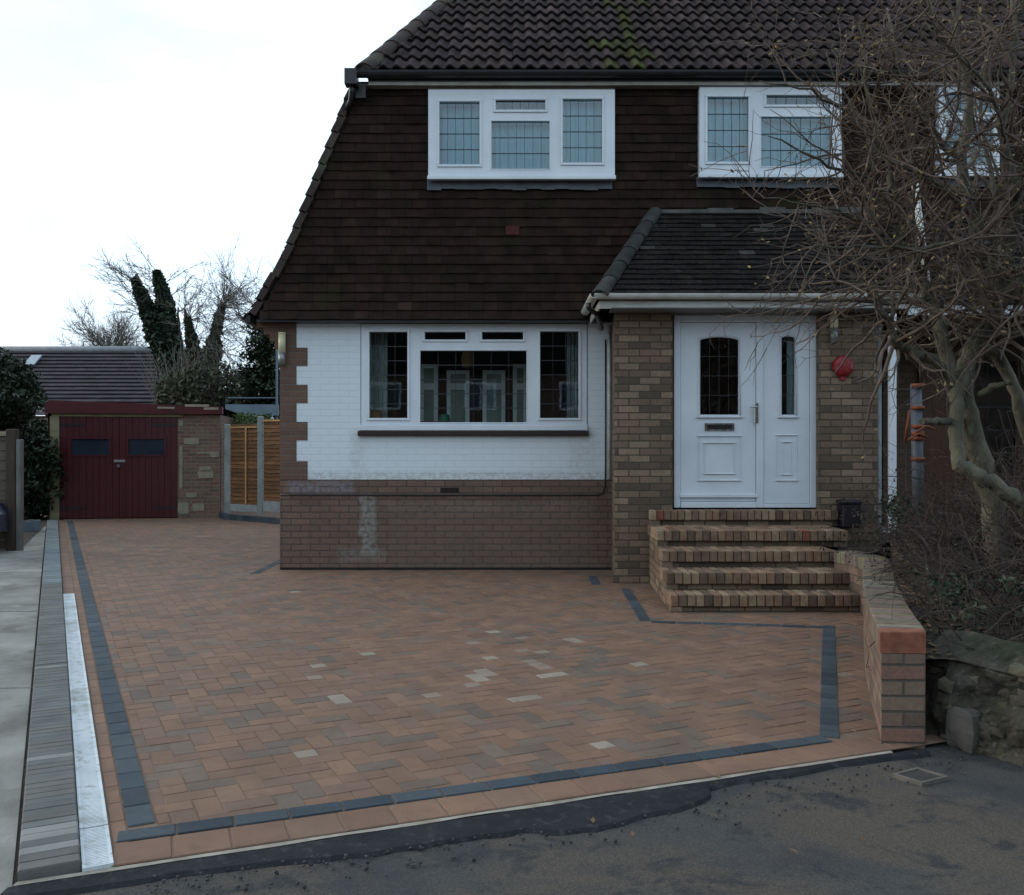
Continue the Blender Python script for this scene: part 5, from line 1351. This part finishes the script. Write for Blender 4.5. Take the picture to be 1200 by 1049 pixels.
# ------------------------------------------------------------------ bungalow behind
T=thing('bungalow','low building behind the garage with a long dark tiled roof and small rooflight','house',(-18,36,0)); random.seed(17)
Y=34; xa,xb=xr_(-70,Y),xr_(181,Y); ze=zr(487,Y); Yr=38; zr_=zr(411,Yr)
b=MB(); b.box(xa+.3,xb-.05,Y+.4,42,-.05,ze); b.face([(xb-.05,Y+.4,ze),(xb-.05,42,ze),(xb-.05,Yr,zr_-.05)]); b.build('wall',brick('bungalow_brick',[(.3,.2,.14),(.26,.17,.12)],(.3,.27,.22)),T)
RV2=Vector((0,Yr-Y,zr_-ze)); RL=RV2.length; RV2.normalize(); RN2=Vector((0,-RV2.z,RV2.y)); g_=.30; rows=int(RL/g_)
b=MB(); tiles(b,(0,Y,ze),(1,0,0),tuple(RV2),tuple(RN2),rows+1,RL/(rows+1),.33,lambda v:(xa,xb),th=.05,lift=.07,colf=lambda u,v:rc(1.0,.2,.0))
b.face([(xa,Yr,zr_),(xb,Yr,zr_),(xb,42.2,ze-.1),(xa,42.2,ze-.1)])
b.build('roof',M('far_tile',(.048,.038,.044),(.034,.028,.034),2,.8,.4,30,attr=True),T)
b=MB(); b.tube([(xa,Yr,zr_+.04),(xb,Yr,zr_+.04)],.14,8); b.build('ridge',M('ridge_m',(.27,.28,.30),None,5,.8,.2,30),T)
b=MB(); b.box(xb-.35,xb+.1,Yr-.5,Yr+.3,zr_-.75,zr_-.1); b.build('gable_verge',M('verge_m',(.30,.20,.14),None,5,.8,.3,20),T)
b=MB(); o_=Vector((xr_(24,35.2),0,0)); v0=RL*.72; q0=Vector((xr_(23,36.5),Y,ze))+RV2*v0+RN2*.09; b.obox(q0,(.42,0,0),RV2*.75,RN2*.06); b.build('rooflight',M('rooflight',(.30,.34,.37),None,5,.15,0,spec=.8),T)

# ------------------------------------------------------------------ background trees
def bare_tree(name,label,base,H_,seed,spread=.45,r0=.2,levels=(9,7,5),group=None,lean=(0,0),twr=.010,m=far_twig):
    random.seed(seed); T=thing(name,label,'tree',tuple(base),group); b=MB(); base=Vector(base)
    pts,rad=branch(b,base,Vector((lean[0],lean[1],1)).normalized(),H_*.75,r0,9,.07,.06,7,.25); 
    b.build('trunk',far_leafy if m is far_leafy else M(name+'_bark',(.11,.10,.08),None,4,.9,.2,20),T)
    c=MB()
    for i in range(3,len(pts)):
        for k in range(levels[0]):
            a=random.uniform(0,6.283); d=Vector((math.cos(a)*spread*2,math.sin(a)*spread*2,random.uniform(.3,1.1))).normalized()
            L=H_*random.uniform(.16,.34); bp,_=branch(c,pts[i],d,L,rad[i]*.35,7,.14,.05,4,.3)
            for j in range(2,len(bp)):
                for q in range(levels[1]//2+random.randint(0,1)):
                    d2=(bp[j]-bp[j-1]).normalized()+rv(.55); tp,_=branch(c,bp[j],d2.normalized(),H_*random.uniform(.05,.12),twr,4,.2,.04,3,.5)
                    for u in tp[1:]:
                        if random.random()<.5: branch(c,u,((tp[-1]-tp[0]).normalized()+rv(.6)).normalized(),H_*random.uniform(.02,.05),twr*.7,2,.2,.02,3,.6)
    c.build('crown',m,T); return T
def ivy(T,pts,rpx,n,s=.10,name='ivy',m=leaf_ivy):
    b=MB(); k=len(pts)
    for i in range(n):
        t=random.random()*(k-1); a=int(t); f=t-a; A_=P(*pts[a]); B_=P(*pts[a+1]); p_=A_.lerp(B_,f); rr=(rpx[a]*(1-f)+rpx[a+1]*f)*pts[0][2]/FP
        v=rv().normalized(); bump_=1+.45*noise.noise(p_*2.2)+.25*noise.noise(p_*6); p_=p_+v*rr*bump_*random.uniform(.55,1.05); leaf(b,p_,s*random.uniform(.6,1.3),lc(.4))
    b.build(name,m,T)
random.seed(19)
Yt=31
T=thing('ivy_tree','tall forked tree wrapped in dark green ivy behind the garage roof','tree',(xr_(213,Yt),Yt,0))
b=MB(); limb(b,[(214,530,Yt,10),(208,460,Yt,9),(190,410,Yt,7),(175,365,Yt,5),(160,322,Yt,2)]); limb(b,[(208,450,Yt,8),(200,400,Yt+.5,6),(193,350,Yt+.5,4),(183,318,Yt,2)]); limb(b,[(213,430,Yt,5),(210,395,Yt,3),(209,360,Yt,1)])
b.build('trunk',M('ivy_tree_bark',(.06,.055,.045),None,4,.9,.2,20),T)
ivy(T,[(215,520,Yt),(208,460,Yt),(190,410,Yt),(172,360,Yt),(158,328,Yt)],[14,17,14,10,3],11000,.12)
ivy(T,[(212,450,Yt),(203,405,Yt),(195,365,Yt),(190,340,Yt),(184,320,Yt)],[14,12,9,8,3],7000,.12)
c=MB()
for (x_,y_) in ((158,328),(165,345),(184,320),(190,335),(175,360),(195,350),(172,372),(200,372),(205,390),(160,335)):
    for k in range(4):
        pp=P(x_,y_,Yt); sgn=-1 if x_<178 else (1 if random.random()<.6 else -1)
        bp,_=branch(c,pp,Vector((sgn*random.uniform(.3,1.2),random.uniform(-.5,.5),random.uniform(.0,.8))).normalized(),random.uniform(.7,1.8),.013,7,.13,.03,3,.3)
        for j in range(2,8):
            for q in range(2): branch(c,bp[j],((bp[j]-bp[j-1]).normalized()+rv(.5)).normalized(),random.uniform(.2,.6),.009,4,.2,0,3,.5)
c.build('twigs',far_twig,T)
T=thing('twin_stem_tree','brownish tree with two upright stems and fine bare twigs right of the ivy-clad tree','tree',(xr_(238,29),29,0)); Yt=29
b=MB(); limb(b,[(236,540,Yt,12),(234,460,Yt,11),(226,410,Yt,6),(219,380,Yt,3),(216,362,Yt,1.5)]); limb(b,[(236,470,Yt,10),(243,425,Yt,7),(251,390,Yt,5),(260,355,Yt,2)]); b.build('trunk',M('twin_bark',(.075,.06,.05),None,4,.9,.2,20),T)
ivy(T,[(236,520,Yt),(235,455,Yt),(228,415,Yt),(220,375,Yt)],[30,22,9,3],6000,.10,'dead_creeper',far_leafy); ivy(T,[(238,470,Yt),(246,425,Yt),(254,385,Yt),(260,358,Yt)],[26,12,7,3],5000,.10,'dead_creeper',far_leafy)
c=MB()
for k in range(110):
    x_,y_=random.choice([(260,355),(255,375),(250,392),(246,410),(219,375),(225,400),(258,362),(262,352)]); pp=P(x_,y_,Yt)
    bp,_=branch(c,pp,Vector((random.uniform(-.3,1.5),random.uniform(-.6,.6),random.uniform(-.1,.9))).normalized(),random.uniform(.6,2.1),.012,7,.14,.0,3,.3)
    for j in range(2,8):
        for q in range(2): branch(c,bp[j],((bp[j]-bp[j-1]).normalized()+rv(.6)).normalized(),random.uniform(.15,.5),.007,3,.2,0,3,.5)
c.build('twigs',far_twig,T)
bare_tree('distant_tree','small round-headed bare tree on the skyline above the bungalow roof',(xr_(128,62),62,0),10.6,23,.42,.22,(14,10,5),twr=.014)
bare_tree('leafless_tree','pale leafless tree whose twigs reach the sky beside the house verge',(xr_(338,27),27,0),7.7,29,.55,.14,(5,5,4),twr=.007)
# conifer
random.seed(33); Yc=25; T=thing('conifer','dark spreading conifer against the left edge of the house behind the fence','tree',(xr_(312,Yc),Yc,0))
b=MB(); b.tube([(xr_(312,Yc),Yc,0),(xr_(312,Yc),Yc,4.6)],[.16,.03],7); b.build('trunk',darkwood,T); b=MB(); c=MB()
for k in range(120):
    z=random.uniform(.6,4.6); rr=(2.2*(1-z/5.6)+.2)*random.uniform(.6,1.05); a=random.uniform(0,6.283); base_=Vector((xr_(312,Yc),Yc,z)); tip=base_+Vector((math.cos(a)*rr*.62,math.sin(a)*rr*.8,.18*rr+random.uniform(-.1,.2)))
    pts=[base_.lerp(tip,t/5)+Vector((0,0,-.10*math.sin(t/5*3))) for t in range(6)]; c.tube(pts,[.02,.016,.012,.01,.008,.005],3,cap=False)
    for q in range(150):
        t=random.random()**.7; p_=base_.lerp(tip,t)+Vector((random.gauss(0,.17),random.gauss(0,.17),random.gauss(-.02,.06))); leaf(b,p_,random.uniform(.04,.09),lc(.35),up=1)
c.build('branches',darkwood,T); b.build('needles',leaf_dark,T)
# scrub along the back
random.seed(35)
T=thing('scrub','brown-green scrub in front of the tree trunks behind the garage','shrub',(-12,27,0)); b=MB()
for i in range(9000):
    x_=random.uniform(183,300); top=448-22*math.sin((x_-183)/117*3.14)+12*noise.noise(Vector((x_*.07,0,0))); y_=top+random.random()**.8*(520-top); leaf(b,P(x_,y_,random.uniform(25.5,27.5)),random.uniform(.05,.11),lc(.4))
b.build('leaves',far_leafy,T); c=MB()
for i in range(260):
    x_=random.uniform(183,300); branch(c,P(x_,480,26.5),Vector((random.gauss(0,.3),random.gauss(0,.3),1)).normalized(),random.uniform(1,2.2),.012,5,.15,0,3)
c.build('stems',far_twig,T)

# ------------------------------------------------------------------ left side: evergreen, fence, post, car
random.seed(37)
def bush(name,label,cx,cy,z0,z1,rx,ry,n,s,m,cat='bush'):
    T=thing(name,label,cat,(cx,cy,0)); b=MB(); cz=(z0+z1)/2; h=(z1-z0)/2
    for i in range(n):
        v=rv().normalized(); k=1+.22*noise.noise(v*2.2+Vector((cx,0,0)))+.12*noise.noise(v*6); r=random.random()**.28*k
        p_=Vector((cx+v.x*rx*r,cy+v.y*ry*r,cz+v.z*h*r)); leaf(b,p_,s*random.uniform(.6,1.3),lc(.4))
    b.build('leaves',m,T); b=MB()
    for i in range(7):
        a=i*.9; b.tube([(cx+.1*math.cos(a),cy+.1*math.sin(a),-.05),(cx+.5*rx*math.cos(a),cy+.4*ry*math.sin(a),z0+.3*(z1-z0)),(cx+.7*rx*math.cos(a),cy+.6*ry*math.sin(a),z0+.7*(z1-z0))],[.05,.035,.015],6)
    b.build('stems',darkwood,T)
bush('evergreen','large dark evergreen rising above the wooden fence at the left edge',-9.35,15.6,1.55,3.15,1.35,1.2,26000,.05,leaf_dark)
bush('undergrowth','dark undergrowth filling the gap between the fence post and the garage',-9.9,18.9,-.1,2.1,.95,.8,11000,.06,leaf_dark)
sheet('gap_soil',[(-13,13.6),(-6.95,13.0),(-9.3,18.6),(-13,18.6)],-.008,soil_m)
F=thing('left_fence','weathered dark wooden fence end with a pale concrete post at the left edge','fence',(-7.1,13,0))
Yf=13.0
b=MB(); b.bbox(xr_(20.5,Yf),xr_(26,Yf),Yf-.05,Yf+.05,-.03,zr(515,Yf),.01); b.build('fence_post',M('pale_post',(.17,.165,.155),(.11,.11,.10),5,.9,.3,40),F)
b=MB(); b.bbox(xr_(9,Yf),xr_(20,Yf),Yf-.06,Yf+.06,-.03,zr(503,Yf),.01); b.build('gate_post',darkwood,F)
b=MB(); z=0
while z<1.55: b.obox((-12,Yf,z),(xr_(8.5,Yf)+12,0,0),(0,.02,0),(0,.012,.135)); z+=.14
b.build('fence_panel',M('old_board',(.12,.10,.075),(.075,.062,.048),3,.9,.4,30,stretch=(1,1,8)),F)
b=MB(); b.bbox(-12,xr_(8.5,Yf),Yf-.03,Yf+.05,1.60,1.66,.005); b.build('capping_rail',M('rail_wood',(.28,.24,.15),None,3,.8,.3,40),F)
T=thing('planter','low blue-grey box on the ground between the fence post and the garage','box',(xr_(34,16),16,0)); b=MB(); b.bbox(xr_(28,16),xr_(41,16),15.9,16.2,-.02,.18,.01); b.build('body',bl,T); b=MB(); b.box(xr_(28,16)+.02,xr_(41,16)-.02,15.92,16.18,.181,.186); b.build('soil',soil_m,T)
# parked car, only its nose reaches into the frame
carpaint=M('car_paint',(.012,.018,.05),(.010,.014,.038),3,.25,0,spec=.6); rubber=M('rubber',(.012,.012,.012),None,5,.8,0); rim=M('rim',(.35,.36,.37),None,5,.35,0,metal=.8)
T=thing('parked_car','dark blue car nose just entering the frame in front of the left fence','car',(-8.8,12.2,0))
x1=xr_(10,12.85); prof=[(0,.28),(.0,.52),(-.06,.66),(-.30,.76),(-1.0,.86),(-1.55,1.30),(-2.0,1.42),(-2.9,1.42),(-3.5,1.02),(-3.95,.92),(-4.1,.6),(-4.05,.28)]
def inset(k): return .10 if k in (5,6,7) else 0
b=MB(); ya,yb=11.75,13.4-.55
F_=[(x1+x,ya+(.16 if z>1 else 0)+(.06 if i in (0,1,2) else 0),z) for i,(x,z) in enumerate(prof)]; B_=[(x1+x,yb-(.16 if z>1 else 0),z) for x,z in prof]
b.face(F_[::-1]); b.face(B_)
for i in range(len(prof)): j=(i+1)%len(prof); b.face([F_[i],F_[j],B_[j],B_[i]])
b.build('body',carpaint,T)
for wx in (x1-.72,x1-3.35):
    b=MB(); b.tube([(wx,ya-.03,.30),(wx,ya+.17,.30)],.30,24); wv=b.build('wheel',rubber,T); b=MB(); b.tube([(wx,ya-.036,.30),(wx,ya-.028,.30)],.19,20); b.build('rim',rim,wv)
b=MB(); b.face([(x1-1.1,ya+.07,.93),(x1-1.56,ya+.14,1.27),(x1-2.0,ya+.14,1.37),(x1-2.8,ya+.14,1.37),(x1-3.3,ya+.08,1.0),(x1-3.3,ya+.07,.93)]); b.build('side_window',gglass,T)
b=MB(); b.bbox(x1-.16,x1-.0,ya+.03,ya+.30,.53,.66,.01); b.build('headlight',M('lamp_clear',(.5,.52,.55),None,5,.1,0,spec=.8),T)

# ------------------------------------------------------------------ road bits
T=thing('inspection_cover','small square inspection cover with a pale frame set in the tarmac near the wall end','cover',(*G(1078,906)[:2],-.01))
c4=[G(1046,905),G(1080,915.5),G(1112,908),G(1075,897.5)]; cen=sum(c4,Vector())/4
b=MB(); i4=[p_.lerp(cen,.16) for p_ in c4]
for i in range(4):
    j=(i+1)%4; zf=-.006; A_=[c4[i],c4[j],i4[j],i4[i]]; b.face([(p_.x,p_.y,zf) for p_ in A_]); b.face([(c4[i].x,c4[i].y,-.03),(c4[j].x,c4[j].y,-.03),(c4[j].x,c4[j].y,zf),(c4[i].x,c4[i].y,zf)])
    b.face([(i4[j].x,i4[j].y,-.03),(i4[i].x,i4[i].y,-.03),(i4[i].x,i4[i].y,zf),(i4[j].x,i4[j].y,zf)])
b.build('frame',M('cover_frame',(.16,.14,.115),(.10,.09,.075),8,.8,.3,60),T)
b=MB(); b.face([(p_.x,p_.y,-.011) for p_ in i4]); b.build('lid',M('cover_lid',(.05,.047,.042),None,8,.8,.8,90),T)
random.seed(43)
for i,(x_,y_) in enumerate([(1073,886),(695,964),(1107,884),(836,958),(741,980),(1010,985),(842,912),(1050,876),(930,1000),(40,935),(60,1010)]):
    q=G(x_,y_,-.01); b=MB(); s=random.uniform(.012,.022); a=random.uniform(0,3.14); d=Vector((math.cos(a),math.sin(a),0)); e=Vector((-d.y,d.x,0)); q.z=-.004
    b.face([q-d*s,q-d*s*.3-e*s*.45+Vector((0,0,.004)),q+d*s+Vector((0,0,.009)),q-d*s*.2+e*s*.5+Vector((0,0,.006))],lc(.3)); o=b.build('dry_leaf',leaf_brown); tag(o,'small curled dry brown leaf lying on the road or drive edge','leaf','fallen leaves on the ground')
gm=M('grit',(.10,.10,.10),(.04,.04,.045),30,.9,0,attr=True)
b=MB()
for i in range(380):
    x_=random.uniform(150,1150); k=random.random()**2*70; x0_=x_; 
    yb_=1030-(x_-150)*.155+random.gauss(0,10)+k*.5
    q=G(x_,min(yb_,1049)); s=random.uniform(.002,.006); k=random.uniform(.3,1.0); stone(b,(q.x,q.y,-.014),s*1.3,s,s,random.random()*3,(k,k,k),3)
o=b.build('loose_grit',gm,None,'stuff'); o['label']='loose dark grit scattered along the fresh tarmac edge'; o['category']='grit'

# ------------------------------------------------------------------ houses across the road (behind the viewer; seen only in the window reflections)
T=thing('opposite_house','brick house across the road reflected in the ground floor window','house',(0,-22,0))
ob=brick('opposite_brick',[(.16,.09,.07),(.13,.08,.06)],(.1,.09,.08))
b=MB(); b.box(-20,30,-30,-22,-.05,5.2); b.build('wall',ob,T)  # unseen wall, stretched sideways so the neighbour's window reflects less bright sky
b=MB(); b.face([(-20.5,-21.6,5.1),(30.5,-21.6,5.1),(30.5,-26,8.6),(-20.5,-26,8.6)][::-1]); b.face([(-20.5,-30.4,5.1),(30.5,-30.4,5.1),(30.5,-26,8.6),(-20.5,-26,8.6)]); b.build('roof',roll_m,T)
for x in (-10,-6,-1.5,3,7.5,11):
    for z in (1.0,3.3):
        b=MB(); b.box(x-.75,x+.75,-21.99,-21.93,z,z+1.3); f=b.build('window',upvc,T)
        b=MB(); b.box(x-.65,x-.05,-21.92,-21.91,z+.1,z+1.2); b.box(x+.05,x+.65,-21.92,-21.91,z+.1,z+1.2); b.build('pane',gglass,f)
b=MB(); random.seed(51)
T=thing('opposite_hedge','tall dark hedge across the road behind the viewer','hedge',(0,-17,0))
for i in range(9000): leaf(b,Vector((random.choice((-1,1))*random.uniform(6,24),-17+random.gauss(0,.5),random.uniform(0,3.4))),random.uniform(.10,.2),lc(.4))
b.build('leaves',leaf_dark,T)
